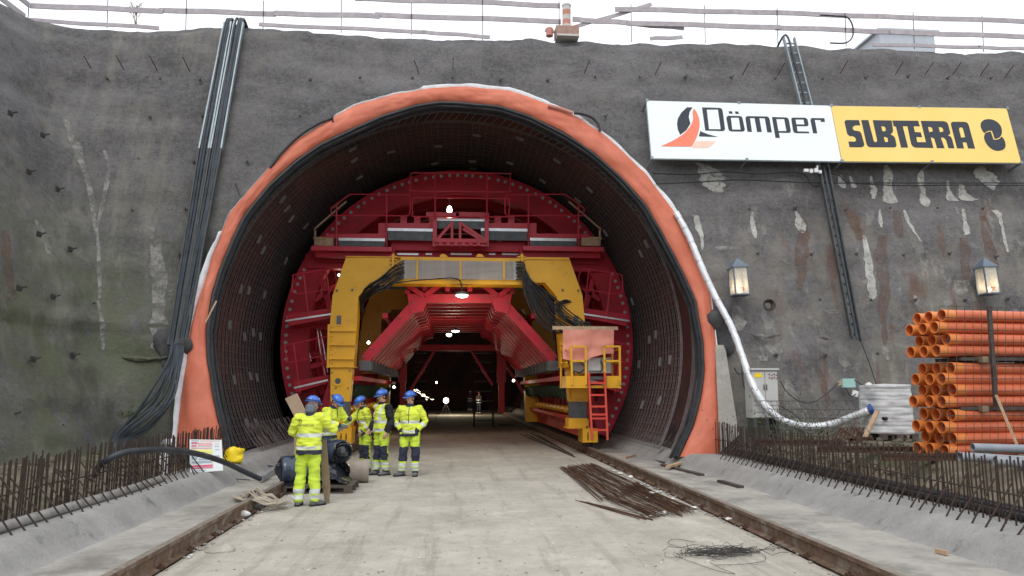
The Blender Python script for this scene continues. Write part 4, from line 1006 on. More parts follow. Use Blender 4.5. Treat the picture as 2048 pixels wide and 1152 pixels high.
# bright gaps in the beam above the gantry, cross beams
b = MB(); pbox(b, 640, 503, 1190, 512, YF - .3, .3); pbox(b, 610, 516, 1220, 536, YF - .1, .4); pbox(b, 782, 484, 1050, 500, YP + .4, .3); obj('cross_beam', b, 'red', form)
b = MB()
for x0, x1 in ((794, 837), (851, 864), (901, 943), (978, 991), (1004, 1048)): pbox(b, x0, 506.5, x1, 509.5, YF - .32, .015)
objs('edge_strip', b, 'silver', form)
# inner frames with slanting legs
NFR = 12; YV = 21.95
fp = [(818, 606), (845, 610)]
frm = None
for k in range(NFR):
    y = YV + k * 1.0
    def Q(px, py, d=0): p = W(px, py, YV); return V((p.x, y + d, p.z))
    b = MB(); z = W(900, 596, YV).z
    b.bar(Q(822, 597, .15), Q(1020, 597, .15), .30, .26)
    for m_ in (lambda x: x, lambda x: 1838 - x):
        b.bar(Q(m_(834), 603, .38), Q(m_(728), 721, .38), .80, .28)
        b.prism([Q(m_(814), 588, -.045), Q(m_(860), 588, -.045), Q(m_(846), 622, -.045), Q(m_(822), 628, -.045)], (0, .35, 0))
    f_ = obj('inner_frame', b, 'red', form)
    b = MB()
    for m_ in (lambda x: x, lambda x: 1838 - x):
        for (x, yy) in ((826, 606), (745, 698), (728, 714), (800, 636)): b.tube([Q(m_(x), yy, -.07), Q(m_(x), yy, -.01)], .028, 8)
    if k < 4: objs('pin', b, 'steel', f_)
b = MB()
for m_ in (lambda x: x, lambda x: 1838 - x):
    for k in range(NFR):
        y = YV + k; p = W(m_(728), 730, YV); b.box((p.x + (.06 if p.x < 0 else -.06), y + .12, p.z - .02), (.34, .5, .28), Matrix.Rotation(R(0), 3, 'Y'))
    p0 = W(m_(722), 746, YV)
objs('foot_box', b, 'steel', form)
b = MB()
for m_ in (lambda x: x, lambda x: 1838 - x):
    for px in (770, 815):      # long stringers on top of the slanting legs
        p = W(m_(px), 596 + (814 - px) * 1.05, YV); b.bar((p.x, YV, p.z + .16), (p.x, YE, p.z + .16), .14, .14)
for px in (850, 895, 940, 985):
    p = W(px, 590, YV); b.bar((p.x, YV, p.z + .18), (p.x, YE, p.z + .18), .14, .14)
b.box((FX, (YV + YE) / 2 + .5, W(900, 575, YV).z + .1), (3.3, YE - YV - 1, .04))
objs('deck_stringer', b, 'red', form)
b = MB()
for (p0, p1) in (((806, 565), (847, 592)), ((888, 565), (850, 592)), ((958, 565), (995, 592)), ((1036, 565), (998, 592))):
    for k in (0, 3, 6): a = W(*p0, YV); c = W(*p1, YV); b.bar(a + V((0, k, 0)), c + V((0, k, 0)), .18, .14)
objs('cross_brace', b, 'red', form)
# lower longitudinal parts each side
for s in (0, 1):
    m_ = (lambda x: x) if s == 0 else (lambda x: 1838 - x)
    p = W(m_(716), 757, YV); b = MB(); b.bar((p.x, YV - .3, p.z), (p.x, YE, p.z), .22, .12); obj('edge_beam', b, 'red', form)
    b = MB(); g = 1 if s == 0 else -1
    for k in range(70):
        y = YV + k * .17; b.tube(smooth_path([(p.x - g * .3, y, p.z - .15), (p.x - g * .2, y + .03, p.z - .5 - .1 * random.random()), (p.x - g * .02, y + .1, p.z - .2)], 3), .035, 5)
    obj('hanging_hoses', b, 'ghose', form, kind='stuff')
    b = MB(); p2 = W(m_(690), 822, YV)
    b.tube([(p2.x - g * .1, YV - .2, p2.z), (p2.x - g * .1, YE, p2.z)], .09, 8)
    for k in range(12): b.tube([(p2.x - g * .1, YV + k, p2.z), (p2.x - g * .1, YV + k + .12, p2.z)], .12, 8)
    obj('yellow_torque_tube', b, 'yel', form)
    b = MB(); p3 = W(m_(682), 856, YV)
    b.bar((p3.x - g * .2, YV - .3, p3.z - .12), (p3.x - g * .2, YE, p3.z - .12), .12, .3)
    b.bar((p3.x + g * .15, YV - .3, p3.z + .28), (p3.x + g * .15, YE, p3.z + .28), .10, .10)
    for k in range(14):
        y = YV + k * .95; b.bar((p3.x - g * .2, y, p3.z), (p3.x + g * .15, y + .1, p3.z + .28), .07, .10); b.bar((p3.x + g * .15, y, p3.z + .28), (p3.x - g * .2, y + .5, p3.z + .02), .05, .05)
        b.bar((p3.x - g * .35, y, p3.z + .1), (p3.x - g * .25, y, p.z - .2), .10, .08)
    obj('lower_truss', b, 'redo', form)
    # big lower side wall of the shell (inside face panels)
    b = MB()
    for k in range(12):
        y = YV + .2 + k * 1.0; b.bar((p3.x - g * .75, y, .5), (p.x - g * .6, y + .1, p.z + .5), .12, .2)
    objs('side_rib', b, 'red', form)
# rear of the formwork
b = MB()
for x in (805, 1003): pbox(b, x - 9, 690, x + 9, 765, YE - .5, .3); pbox(b, x - 6, 765, x + 6, 826, YE - .5, .25)
pbox(b, 790, 690, 1020, 701, YE - .6, .3)
objs('rear_frame', b, 'red', form)
b = MB()
for p0, p1 in (((858, 625), (735, 830)), ((945, 625), (1075, 830)), ((870, 700), (815, 790)), ((935, 690), (985, 770))): b.bar(W(*p0, YE), W(*p1, YE), .12, .12)
objs('rear_brace', b, 'red', form)
# ================================================================== yellow gantry
gan = thing('gantry_frame', (FX, YG, .2), 'yellow steel portal frame standing on wheels on both rails in front of the red formwork', 'gantry')
HALF_L = [(692, 515), (790, 514), (790, 566), (740, 565), (716, 594), (714, 647), (707, 734), (657, 734), (660, 647), (665, 591)]
def gbody(Y, parent, full=True):
    off = Y - YG
    def w2(x, y, d=0): p = W(x, y, YG); return V((p.x, Y + d, p.z))
    b = MB()
    b.prism([w2(*p) for p in HALF_L], (0, .55, 0)); b.prism([w2(*p) for p in mir(HALF_L)], (0, .55, 0))
    x0 = w2(790, 515); x1 = w2(1040, 566); b.box(((x0.x + x1.x) / 2, Y + .31, (x0.z + x1.z) / 2), (x1.x - x0.x, .46, x0.z - x1.z))
    obj('portal', b, 'yel', parent)
    b = MB(); a = w2(725, 566.5, -.04); c = w2(1105, 559.5, .6); b.box(((a.x + c.x) / 2, Y + .27, (a.z + c.z) / 2), (w2(1050, 560).x - w2(780, 560).x, .62, abs(a.z - c.z)))
    a = w2(692, 514); c = w2(1138, 514); b.box(((a.x + c.x) / 2, Y + .27, a.z + .012), (c.x - a.x, .62, .024))
    for m_ in (lambda x: x, lambda x: 1830 - x):
        for yy in (662, 690, 718): p = w2(m_(686 - (yy - 640) * .05), yy); b.box((p.x, Y + .2, p.z), (.74, .56, .03))
        p = w2(m_(682), 734); b.box((p.x, Y + .25, p.z), (.78, .64, .035))
        b.bar(w2(m_(658.5), 649, -.03), w2(m_(656.5), 733, -.03), .06, .08)
        p = w2(m_(786.5), 530); b.box((p.x, Y - .04, p.z - .05), (.06, .1, .72))
        for yy in (520, 528, 537, 546): p = w2(m_(786.5), yy); b.box((p.x, Y - .03, p.z), (.20, .06, .02))
        b.prism([w2(m_(775), 515), w2(m_(787), 509), w2(m_(798), 515)], (0, .03, 0))
    if full:
        for x in (886, 959): b.prism([w2(x - 7, 514), w2(x - 5, 509), w2(x, 507.5), w2(x + 5, 509), w2(x + 10, 514)], (0, .04, 0))
    obj('stiffeners', b, 'yel', parent)
    return w2
w2 = gbody(YG, gan)
for m_ in (lambda x: x, lambda x: 1838 - x):
    b = MB(); b.prism([w2(m_(661), 736), w2(m_(705), 736), w2(m_(699), 803), w2(m_(661), 803)], (0, .45, 0)); lg = obj('leg', b, 'yel', gan)
    b = MB(); c = w2(m_(676), 762, -.012); b.tube([c + V((0, .0, 0)), c + V((0, -.015, 0))], .15, 20); b.mi = 1; b.tube([c + V((0, -.016, 0)), c + V((0, -.022, 0))], .08, 18); obj('pin_hole', b, ['yel', 'steel'], lg)
    b = MB(); b.prism([w2(m_(665), 803), w2(m_(698), 803), w2(m_(697), 838), w2(m_(665), 838)], (0, .40, 0)); obj('telescopic_tube', b, 'steel', gan)
    b = MB(); p = w2(m_(682), 846); b.box((p.x, YG + .22, p.z), (.56, .66, .22)); b.box((p.x, YG + .22, p.z - .13), (.66, .74, .03)); b.box((p.x, YG + .22, p.z + .12), (.5, .6, .03))
    sx = -3.37 if p.x < 0 else 3.37
    for dx in (-.17, .17): b.prism([(sx + dx - .02, YG - .28, p.z - .14), (sx + dx - .02, YG + .72, p.z - .14), (sx + dx - .02, YG + .6, .32), (sx + dx - .02, YG - .16, .32)], (.04, 0, 0))
    b.box((sx, YG - .27, (p.z - .14 + .34) / 2), (.42, .05, p.z - .14 - .34))
    obj('bogie', b, 'yel', gan)
    for dy in (0, .5):
        b = MB(); b.lathe([(0, -.09), (.27, -.09), (.30, -.075), (.30, -.055), (.25, -.05), (.25, .05), (.30, .055), (.30, .075), (.27, .09), (0, .09)], c=(sx, YG - .02 + dy, .204 + .30), n=28, ax=Matrix.Rotation(pi / 2, 3, 'Y')); obj('wheel', b, 'rust', gan, smooth=True)
# pale slots and bolts
b = MB()
for m_ in (lambda x: x, lambda x: 1830 - x):
    c = w2(m_(678), 640, -.012); b.mi = 0; b.box(c, (.20, .02, .34)); b.mi = 1; b.box(c + V((0, -.012, 0)), (.13, .006, .25))
    b.mi = 1
    for (x, y) in ((674, 581), (705, 580)): b.box(w2(m_(x), y, -.02), (.05, .05, .05))
    for i in range(9): b.box(w2(m_(664), 655 + i * 9, -.02), (.02, .02, .03))
    for (x, y) in ((664, 745), (700, 742), (664, 790), (696, 776), (672, 776)): b.box(w2(m_(x), y, -.02), (.035, .03, .035))
obj('slots', b, ['yel', 'steel'], gan)
# bundle of bright pipes
pr = thing('pipe_bundle', W(920, 540, YG), 'bundle of thin bright hydraulic tubes clamped across the front of the yellow frame', 'tube bundle')
me = None
for i in range(16):
    yy = 521 + i * 2.35; a = W(806, yy, YG - .08); c = W(1034, yy, YG - .08)
    if me is None:
        b = MB(); L0 = c.x - a.x; b.tube([(0, 0, 0), (L0, 0, 0)], .0125, 6); b.tube([(-.02, 0, 0), (.10, 0, 0)], .018, 6); b.tube([(L0 - .10, 0, 0), (L0 + .02, 0, 0)], .018, 6); me = b.mesh('tube', 'silver', smooth=True)
    c_ = bpy.data.objects.new('tube', me); COL.objects.link(c_); c_.parent = pr; c_.location = a - WL[pr.name]
b = MB()
for x in (834, 921, 1008): pbox(b, x - 2, 519, x + 2, 559, YG - .11, .012); 
pbox(b, 800, 517, 1040, 560, YG - .05, .02)
objs('clamp', b, 'yel', pr)
# hoses from the bundle
def hoses(n, pts, Y, sp, r, lab, grp, nm='hydraulic_hose'):
    for i in range(n):
        b = MB(); f = i / max(1, n - 1) - .5
        q = [W(x + f * s[0] + random.uniform(-1.5, 1.5), y + f * s[1] + random.uniform(-1.5, 1.5), Y + dy + random.uniform(-.04, .04)) for (x, y, dy), s in zip(pts, sp)]
        b.tube(smooth_path(q, 7), r, 6); obj(nm, b, 'blk', smooth=True, label=lab, cat='hose', group=grp)
hoses(12, [(808, 540, -.15), (788, 550, -.22), (768, 566, -.20), (742, 580, -.1), (722, 600, .3), (722, 618, .5)], YG, [(0, 36), (2, 34), (10, 22), (14, 14), (14, 10), (6, 20)], .020, 'black hydraulic hose curving down from the left end of the bright tubes', 'hoses at the left end of the tube bundle')
hoses(14, [(1033, 540, -.15), (1052, 545, -.25), (1064, 572, -.25), (1085, 605, -.25), (1110, 635, -.25), (1140, 655, -.2), (1160, 662, -.15)], YG, [(0, 36), (8, 30), (34, 6), (54, -12), (60, -20), (56, -22), (46, 6)], .020, 'black hydraulic hose sagging from the right end of the bright tubes to the control platform', 'hoses at the right end of the tube bundle')
hoses(6, [(1150, 600, .1), (1122, 606, -.1), (1118, 625, -.2), (1150, 645, -.3), (1185, 652, -.4)], YG, [(0, 6), (6, 6), (16, 8), (10, 14), (8, 8)], .018, 'black hose looping round the right leg of the yellow frame', 'hoses round the right leg')
b = MB(); b.tube(smooth_path([W(*p, YG - .16) for p in ((790, 566), (830, 561), (870, 558), (905, 556), (920, 562), (924, 578))], 5), .018, 6); obj('lamp_cable', b, 'blk', smooth=True, label='black cable along the underside of the yellow beam to the round floodlight', cat='cable')
# second and third gantry frames further in
for Y, lab in ((28.2, 'second yellow portal frame, inside the red formwork'), (YE - 1.2, 'rearmost yellow portal frame, at the far end of the formwork')):
    g2 = thing('gantry_frame', (FX, Y, .26), lab, 'gantry'); gbody(Y, g2, False)
    for m_ in ((lambda x: x, lambda x: 1838 - x) if Y > 30 else ()):
        b = MB(); off = Y - YG; q = lambda x, y: V((W(x, y, YG).x, Y, W(x, y, YG).z))
        b.prism([q(m_(661), 736), q(m_(705), 736), q(m_(699), 880), q(m_(661), 880)], (0, .45, 0)); obj('leg', b, 'yel', g2)
# ================================================================== control platform on the right leg
YC = YG - 1.15
cp = thing('control_platform', W(1185, 775, YC), 'yellow control platform with grey cabinets on the right leg of the yellow frame', 'platform')
b = MB(); pbox(b, 1132, 771, 1242, 776, YC, 1.15); pbox(b, 1132, 752, 1172, 772, YC, .03); pbox(b, 1213, 752, 1242, 772, YC, .03); pbox(b, 1132, 752, 1135, 772, YC + .03, 1.1); pbox(b, 1239, 752, 1242, 772, YC + .03, 1.1); obj('deck', b, 'yel', cp)
for x0, x1 in ((1142, 1171), (1208, 1239)):
    b = MB()
    for p0, p1 in (((x0, 692), (x0 + 2, 770)), ((x1, 692), (x1 + 1, 770)), ((x0, 693), (x1, 693)), ((x0 + 1, 722), (x1, 722))): b.bar(W(*p0, YC - .01), W(*p1, YC - .01), .055, .055)
    obj('guard_rail', b, 'yel', cp)
b = MB()
for x in (1133, 1241):
    for yy in (725, 698): b.bar(W(x, yy, YC), W(x, yy, YC) + V((0, 1.1, 0)), .04, .04)
    b.bar(W(x, 698, YC) + V((0, 1.05, 0)), W(x, 775, YC) + V((0, 1.05, 0)), .05, .05)
objs('side_rail', b, 'yel', cp)
b = MB(); pbox(b, 1147, 715, 1222, 746, YC + .5, .35); cb_ = obj('switch_cabinet', b, 'cab', cp); b = MB(); pbox(b, 1176, 716, 1201, 741, YC + .42, .07); obj('cabinet_door', b, 'white', cb_)
b = MB()
for pts in (((1158, 722), (1170, 735), (1160, 745), (1148, 742)), ((1201, 722), (1206, 735), (1200, 745)), ((1140, 700), (1138, 730), (1150, 750))): b.tube(smooth_path([W(*p, YC + .4) for p in pts], 5), .014, 5)
objs('cabinet_cable', b, 'blk', cp)
b = MB(); pbox(b, 1180, 753, 1208, 759, YC + .1, .6); obj('step', b, 'steel', cp)
b = MB(); pbox(b, 1143, 776, 1175, 797, YC + .9, .6); obj('bracket', b, 'yel', cp)
b = MB(); pbox(b, 1105, 653, 1236, 659, YC + .15, .05); b.mi = 0; obj('roof_plank', b, 'wood', label='pale plank across the top of the pink sheet on the control platform', cat='plank')
b = MB()
def sheet(u, v):
    p = W(1126 + 102 * u, 659 + 58 * v + 6 * sin(u * 5) * v - (4 if u > .5 else -0) * v, YC + .12); return p + V((0, .05 * NZ.noise(V((u * 3, v * 3, 0))) + .04 * sin(v * 2.4), 0))
b.grid(sheet, 24, 16); o2 = len(b.v); b.grid(lambda u, v: sheet(u, v) + V((0, .008, 0)), 24, 16)
obj('weather_sheet', b, 'pink', smooth='all', label='pink sheet hanging from a plank above the grey control cabinets', cat='sheet')
# ladder
ld = thing('access_ladder', W(1195, 876, YC - .1), 'orange-red ladder leading up to the yellow control platform', 'ladder')
for p0, p1 in (((1177, 745), (1184, 880)), ((1209, 745), (1215, 880))):
    b = MB(); b.bar(W(*p0, YC - .06), W(*p1, YC - .3), .05, .07); obj('stile', b, 'redo', ld)
for i, yy in enumerate((766, 790, 813, 829, 837, 860)):
    t = (yy - 745) / 135; b = MB(); b.bar(W(1178 + 6 * t, yy, YC - .06 - .24 * t), W(1210 + 5 * t, yy, YC - .06 - .24 * t), .04, .05); obj('rung', b, 'redo', ld)
# ================================================================== lamps in the tunnel
def flood(px, py, Y, r, e, lab, sy=.35, c=(1, .86, .62), hang=.25):
    p = W(px, py, Y); b = MB(); b.ell(p, (r, r, r * sy), 18, 8)
    t = thing('flood_lamp', p + V((0, 0, r * .5)), lab, 'lamp')
    obj('lens', b, 'lamp', t, smooth='all')
    b = MB(); b.lathe([(r * 1.15, -.0), (r * 1.1, r * .35), (r * .5, r * .6), (0, r * .62)], c=p + V((0, .01, r * sy * .2)), n=18); b.tube([p + V((0, 0, r * .6)), p + V((0, 0, r * .6 + hang))], .012, 5); obj('housing', b, 'steel', t)
    plight('flood_light', p + V((0, -.05, -r * sy - .12)), e, c, .15)
flood(924, 591, YG - .25, .17, 34, 'round floodlight hanging under the middle of the yellow frame')
flood(899, 420, YF - .6, .08, 12, 'upright bright lamp above the centre platform of the formwork', sy=1.6)
flood(911, 662, 26.5, .13, 16, 'bright lamp hanging inside the formwork, the right one of the close pair')
flood(898, 669, 27.5, .10, 6, 'bright lamp hanging inside the formwork, the left one of the close pair', sy=.8)
flood(788, 774, 29.5, .05, 8, 'small bright lamp low on the left inside the formwork', sy=1, hang=.1)
flood(1027, 761, 31, .055, 8, 'small bright lamp on the right inside the formwork', sy=1, hang=.1)
flood(737, 685, 24.5, .05, 8, 'small lamp behind the left leg of the yellow frame', sy=1, hang=.3)
flood(678, 550, 23.4, .04, 2, 'small lamp behind the upper left corner of the yellow frame', sy=1, hang=.2)
# work light standing far inside
p = W(892, 801, 57); t = thing('work_light', (p.x, 57, 0), 'dazzling work light standing on the floor deep in the tunnel', 'lamp')
b = MB(); b.ell(p, (.20, .1, .20), 16, 10); obj('lens', b, 'lamp', t, smooth='all')
b = MB(); b.box(p + V((0, .2, 0)), (.3, .12, .3)); 
for dx in (-.35, .35, 0): b.tube([p + V((0, .12, -.15)), V((p.x + dx, 57.12 + (.4 if dx == 0 else 0), .01))], .02, 6)
obj('stand', b, 'steel', t); plight('work_glow', p + V((.6, -1.6, .8)), 260, (1, .85, .62), .15)
b = MB(); p = W(873, 765, 44); b.ell(p, (.05, .05, .06), 10, 6); t = thing('marker_lamp', (p.x, 44, 0), 'tiny lamp on a thin pole deep in the tunnel, above the work light', 'lamp'); obj('lens', b, 'lamp', t)
b = MB(); b.tube([p, (p.x, 44, 0.0)], .012, 5); obj('pole', b, 'steel', t)
# scaffold towers and portal at the back
for (x0, x1, lab) in ((826, 856, 'dim scaffold stair tower left of the dark opening deep in the tunnel'), (949, 988, 'dim scaffold tower right of the dark opening deep in the tunnel')):
    Y = 37; a = W(x0, 800, Y); c_ = W(x1, 704, Y); t = thing('scaffold_tower', (a.x, Y, 0), lab, 'scaffold', 'scaffold towers deep in the tunnel')
    for x in (a.x, c_.x):
        for y in (Y, Y + 1.2):
            b = MB(); b.tube([(x, y, 0), (x, y, c_.z)], .028, 6); obj('standard', b, 'rust', t)
    for k in range(8):
        z = .3 + (c_.z - .3) * k / 7; b = MB(); b.box(((a.x + c_.x) / 2, Y + .6, z), (abs(c_.x - a.x), 1.2, .04)); obj('deck', b, 'steel', t)
        b = MB(); b.tube([(a.x, Y - .02, z + .45), (c_.x, Y - .02, z + .45)], .018, 5); obj('guard_rail', b, 'rust', t)
b = MB(); a = W(815, 690, 38.6); c_ = W(1000, 704, 38.6); b.box(((a.x + c_.x) / 2, 38.8, (a.z + c_.z) / 2), (c_.x - a.x, .4, a.z - c_.z)); b.box(((a.x + c_.x) / 2, 38.8, a.z + .9), (c_.x - a.x + 1, .3, .2))
for x in (835, 960): q = W(x, 700, 38.6); b.bar(q, q + V((0, 0, 2.2)), .2, .2)
obj('rear_portal', b, 'rust', label='dark reddish cross beam above the dark opening deep in the tunnel', cat='beam')
# ================================================================== banners
def zp(x, y, off): return WP(1280 + x / 2.6667, 180 + y / 2.6667, off + .20)
def banner(corners, m, lab):
    root = thing('banner', zp(*corners[3], .22), lab, 'banner', 'company banners on the wall')
    f = [zp(*c, .24) for c in corners]; b = MB(); b.hexa(f, [p - WN * .03 for p in f]); obj('panel', b, m, root)
    b = MB()
    for a, c in zip(f, f[1:] + f[:1]): b.bar(a - WN * .035, c - WN * .035, .04, .03, WN)
    obj('frame', b, 'galv', root)
    for c in corners + [((corners[0][0] + corners[1][0]) / 2, (corners[0][1] + corners[1][1]) / 2), ((corners[2][0] + corners[3][0]) / 2, (corners[2][1] + corners[3][1]) / 2)]:
        b = MB(); p = zp(*c, .22); b.bar(p - WN * .02, p - WN * .50, .04, .04); b.box(p + WN * .02, (.07, .03, .07)); obj('bracket', b, 'galv', root)
    return root
bw = banner([(36, 57), (1016, 84), (1074, 380), (63, 364)], 'signw', 'white banner on the wall with thin black lettering and a red swoosh')
by = banner([(1019, 85), (1955, 99), (2033, 388), (1078, 380)], 'signy', 'yellow banner on the wall with heavy black lettering and a round emblem')
def glyphs(name, letters, ox, oy, parent, m, off):
    b = MB()
    for k, loops in enumerate(letters):
        if isinstance(loops[0][0], (int, float)): loops = [loops]
        flat = [p for l in loops for p in l]; tr = tessellate_polygon([[V((x, y, 0)) for x, y in l] for l in loops])
        b.add([WP(ox + x / 5.851, oy + y / 5.851, off + .20 + .0006 * (k % 2)) for x, y in flat], [tuple(t) for t in tr])
    return obj(name, b, m, parent, fix=False)
glyphs('lettering', [
    [[(550, 86), (760, 92), (785, 105), (792, 130), (820, 335), (812, 358), (790, 364), (588, 358)], [(606, 112), (737, 112), (768, 342), (632, 340)]],
    [[(860, 184), (990, 186), (1015, 195), (1025, 215), (1052, 345), (1045, 362), (1025, 370), (895, 368), (870, 360), (860, 345), (835, 215), (840, 195)], [(888, 207), (980, 207), (1002, 346), (905, 345)]],
    [(862, 130), (902, 132), (910, 161), (868, 160)], [(935, 133), (975, 133), (982, 163), (942, 163)],
    [(1085, 188), (1310, 192), (1333, 205), (1342, 230), (1368, 380), (1313, 378), (1285, 215), (1222, 213), (1250, 375), (1195, 374), (1165, 213), (1112, 212), (1135, 373), (1082, 372), (1058, 215), (1065, 196)],
    [[(1368, 198), (1535, 203), (1560, 215), (1568, 240), (1590, 360), (1582, 380), (1565, 385), (1450, 383), (1462, 444), (1410, 443)], [(1420, 222), (1512, 223), (1538, 362), (1445, 362)]],
    [[(1615, 205), (1755, 207), (1782, 220), (1790, 245), (1797, 290), (1788, 304), (1770, 308), (1660, 306), (1668, 366), (1800, 370), (1808, 390), (1650, 388), (1625, 378), (1615, 355), (1595, 225), (1600, 210)], [(1645, 228), (1738, 229), (1748, 285), (1655, 285)]],
    [(1840, 210), (1982, 212), (1990, 257), (1940, 256), (1937, 234), (1870, 233), (1900, 390), (1850, 390), (1820, 240), (1823, 218)]], 1310, 200, bw, 'ink', .243)
lg = glyphs('emblem', [[(375, 84), (440, 86), (405, 140), (395, 200), (415, 275), (370, 350), (295, 408), (268, 350), (257, 280), (268, 215), (310, 145)], [(528, 364), (620, 400), (740, 432), (630, 430), (512, 425), (522, 395)]], 1310, 200, bw, 'ink', .243)
glyphs('swoosh', [[(455, 95), (478, 127), (495, 160), (512, 200), (520, 240), (524, 280), (520, 320), (508, 375), (490, 430), (462, 490), (428, 545), (62, 541), (130, 513), (200, 480), (265, 443), (330, 400), (375, 355), (410, 310), (432, 270), (445, 230), (446, 190), (440, 150)]], 1310, 200, lg, 'inkr', .246)
glyphs('pale_wedge', [[(482, 480), (722, 482), (625, 560), (430, 560), (436, 548)]], 1310, 200, lg, 'inkp', .244)
glyphs('lettering', [
    [(85, 116), (222, 118), (238, 180), (185, 180), (158, 190), (148, 205), (150, 225), (175, 242), (215, 245), (236, 254), (250, 275), (285, 400), (278, 425), (250, 437), (112, 436), (98, 368), (175, 370), (188, 355), (180, 325), (155, 308), (110, 305), (85, 280), (52, 140), (62, 122)],
    [[(248, 117), (332, 117), (395, 360), (410, 376), (428, 375), (435, 355), (383, 118), (605, 122), (622, 240), (615, 265), (590, 285), (622, 300), (645, 325), (662, 410), (655, 430), (635, 438), (350, 436), (322, 420), (308, 390)], [(482, 190), (515, 192), (530, 205), (537, 235), (528, 248), (497, 247)], [(512, 315), (545, 318), (558, 330), (563, 365), (555, 375), (527, 374)]],
    [(612, 122), (775, 124), (790, 191), (735, 190), (798, 440), (715, 440), (655, 195), (628, 190)],
    [(775, 124), (915, 125), (935, 192), (862, 190), (878, 258), (945, 260), (962, 318), (892, 316), (905, 375), (1005, 376), (1024, 443), (880, 440), (850, 425), (832, 395)],
    [[(945, 126), (1215, 130), (1245, 140), (1265, 165), (1292, 265), (1285, 285), (1262, 295), (1300, 315), (1315, 350), (1340, 448), (1270, 448), (1240, 350), (1215, 325), (1182, 322), (1190, 350), (1225, 448), (1135, 446), (1105, 340), (1085, 324), (1062, 322), (1095, 445), (1022, 443)], [(1030, 197), (1065, 200), (1080, 215), (1085, 250), (1045, 258)], [(1155, 200), (1190, 203), (1205, 220), (1210, 250), (1170, 260)]],
    [[(1320, 137), (1460, 138), (1488, 148), (1505, 170), (1582, 452), (1500, 450), (1480, 380), (1435, 378), (1452, 450), (1370, 449), (1298, 170), (1303, 148)], [(1393, 225), (1400, 205), (1420, 202), (1438, 215), (1465, 318), (1418, 322)]]], 1680, 220, by, 'ink', .243)
glyphs('emblem', [[(1645, 170), (1650, 148), (1665, 130), (1685, 116), (1710, 108), (1740, 106), (1770, 108), (1800, 117), (1830, 133), (1855, 152), (1875, 177), (1888, 203), (1895, 230), (1896, 262), (1890, 290), (1878, 310), (1860, 325), (1835, 335), (1810, 338), (1778, 243), (1740, 243), (1712, 255), (1690, 272), (1670, 250), (1655, 220), (1646, 195)],
    [(1690, 290), (1700, 272), (1725, 258), (1765, 252), (1798, 347), (1830, 347), (1860, 338), (1895, 310), (1912, 330), (1925, 352), (1935, 380), (1938, 410), (1935, 435), (1922, 455), (1900, 470), (1870, 477), (1845, 479), (1815, 474), (1785, 462), (1755, 442), (1728, 415), (1706, 383), (1692, 352), (1685, 320)]], 1680, 220, by, 'ink', .243)
# ================================================================== cable trays
TO = .20
def tray(edges, lab, nrung, mats, seg, cables=0):
    """edges: list of (left pixel, right pixel) down the wall"""
    t = thing('cable_tray', WP(*edges[-1][0], .1), lab, 'cable tray', 'cable trays on the wall')
    for s in range(len(edges) - 1):
        (a0_, a1_), (b0, b1) = edges[s], edges[s + 1]; A0, A1, B0, B1 = WP(*a0_, TO), WP(*a1_, TO), WP(*b0, TO), WP(*b1, TO)
        for p, q in ((A0, B0), (A1, B1)): b = MB(); b.bar(p, q, .035, .10, WN); obj('side_rail', b, mats[s], t)
        n = nrung[s]
        for i in range(n):
            f = (i + .5) / n; b = MB(); b.bar(A0.lerp(B0, f) - WN * .03, A1.lerp(B1, f) - WN * .03, .045, .025, WN); obj('rung', b, mats[s], t)
    for i in range(cables):
        f = (i + .7) / (cables + .4); b = MB(); pts = []
        for (l, r_) in edges: pts.append(WP(l[0] + (r_[0] - l[0]) * f, l[1] + (r_[1] - l[1]) * f, TO + .02) + V((random.uniform(-.02, .02), 0, 0)))
        q = [pts[0] + V((random.uniform(-.05, .05), 1.2, -.1)), pts[0] + V((0, .35, .18))] if True else []
        m_ = []
        for p, pn in zip(pts, pts[1:]): m_ += [p, p.lerp(pn, .33) + V((random.uniform(-.025, .025), 0, 0)), p.lerp(pn, .66) + V((random.uniform(-.025, .025), 0, 0))]
        b.tube(smooth_path(q + m_ + [pts[-1]], 4), .030, 7); obj('cable', b, 'cable', t, smooth=True)
    return t
tray([((449, 46), (463, 45)), ((399, 298), (418, 298)), ((337, 690), (352, 690))], 'left one of the two cable trays running down the wall left of the tunnel', [13, 22], ['galv', 'galvd'], 2, 3)
tray([((469, 44), (487, 46)), ((422, 298), (443, 298)), ((356, 688), (372, 684))], 'right one of the two cable trays running down the wall left of the tunnel', [13, 20], ['galv', 'galvd'], 2, 4)
tray([((1567, 76), (1588, 76)), ((1602, 215), (1624, 215)), ((1638, 335), (1656, 335)), ((1704, 676), (1722, 682))], 'single cable tray running down the wall behind the two banners', [7, 6, 18], ['galv', 'galv', 'galvd'], 3, 1)
for i in range(9):
    f = i / 8; b = MB()
    q = [WP(338 + 30 * f, 682, .20), WP(336 + 26 * f, 722, .28), WP(312 + 34 * f + random.uniform(-6, 6), 785 + 12 * f, .4 + .3 * random.random()), WP(268 + 34 * f + random.uniform(-5, 5), 825 + 30 * f, .5 + .3 * random.random()), WP(228 + 26 * f, 868 + 16 * f, .6), WP(212 + 22 * f, 918, .7)]
    if i == 0: q = [WP(345, 690, .25), WP(335, 725, .4), WP(300, 785, .5), WP(270, 830, .5), WP(250, 850, .5)]
    b.tube(smooth_path(q, 6), .028, 7); obj('drooping_cable', b, 'cable', smooth=True, label='thick dusty cable drooping from the foot of the left cable trays to the ground', cat='cable', group='cables drooping from the left trays')
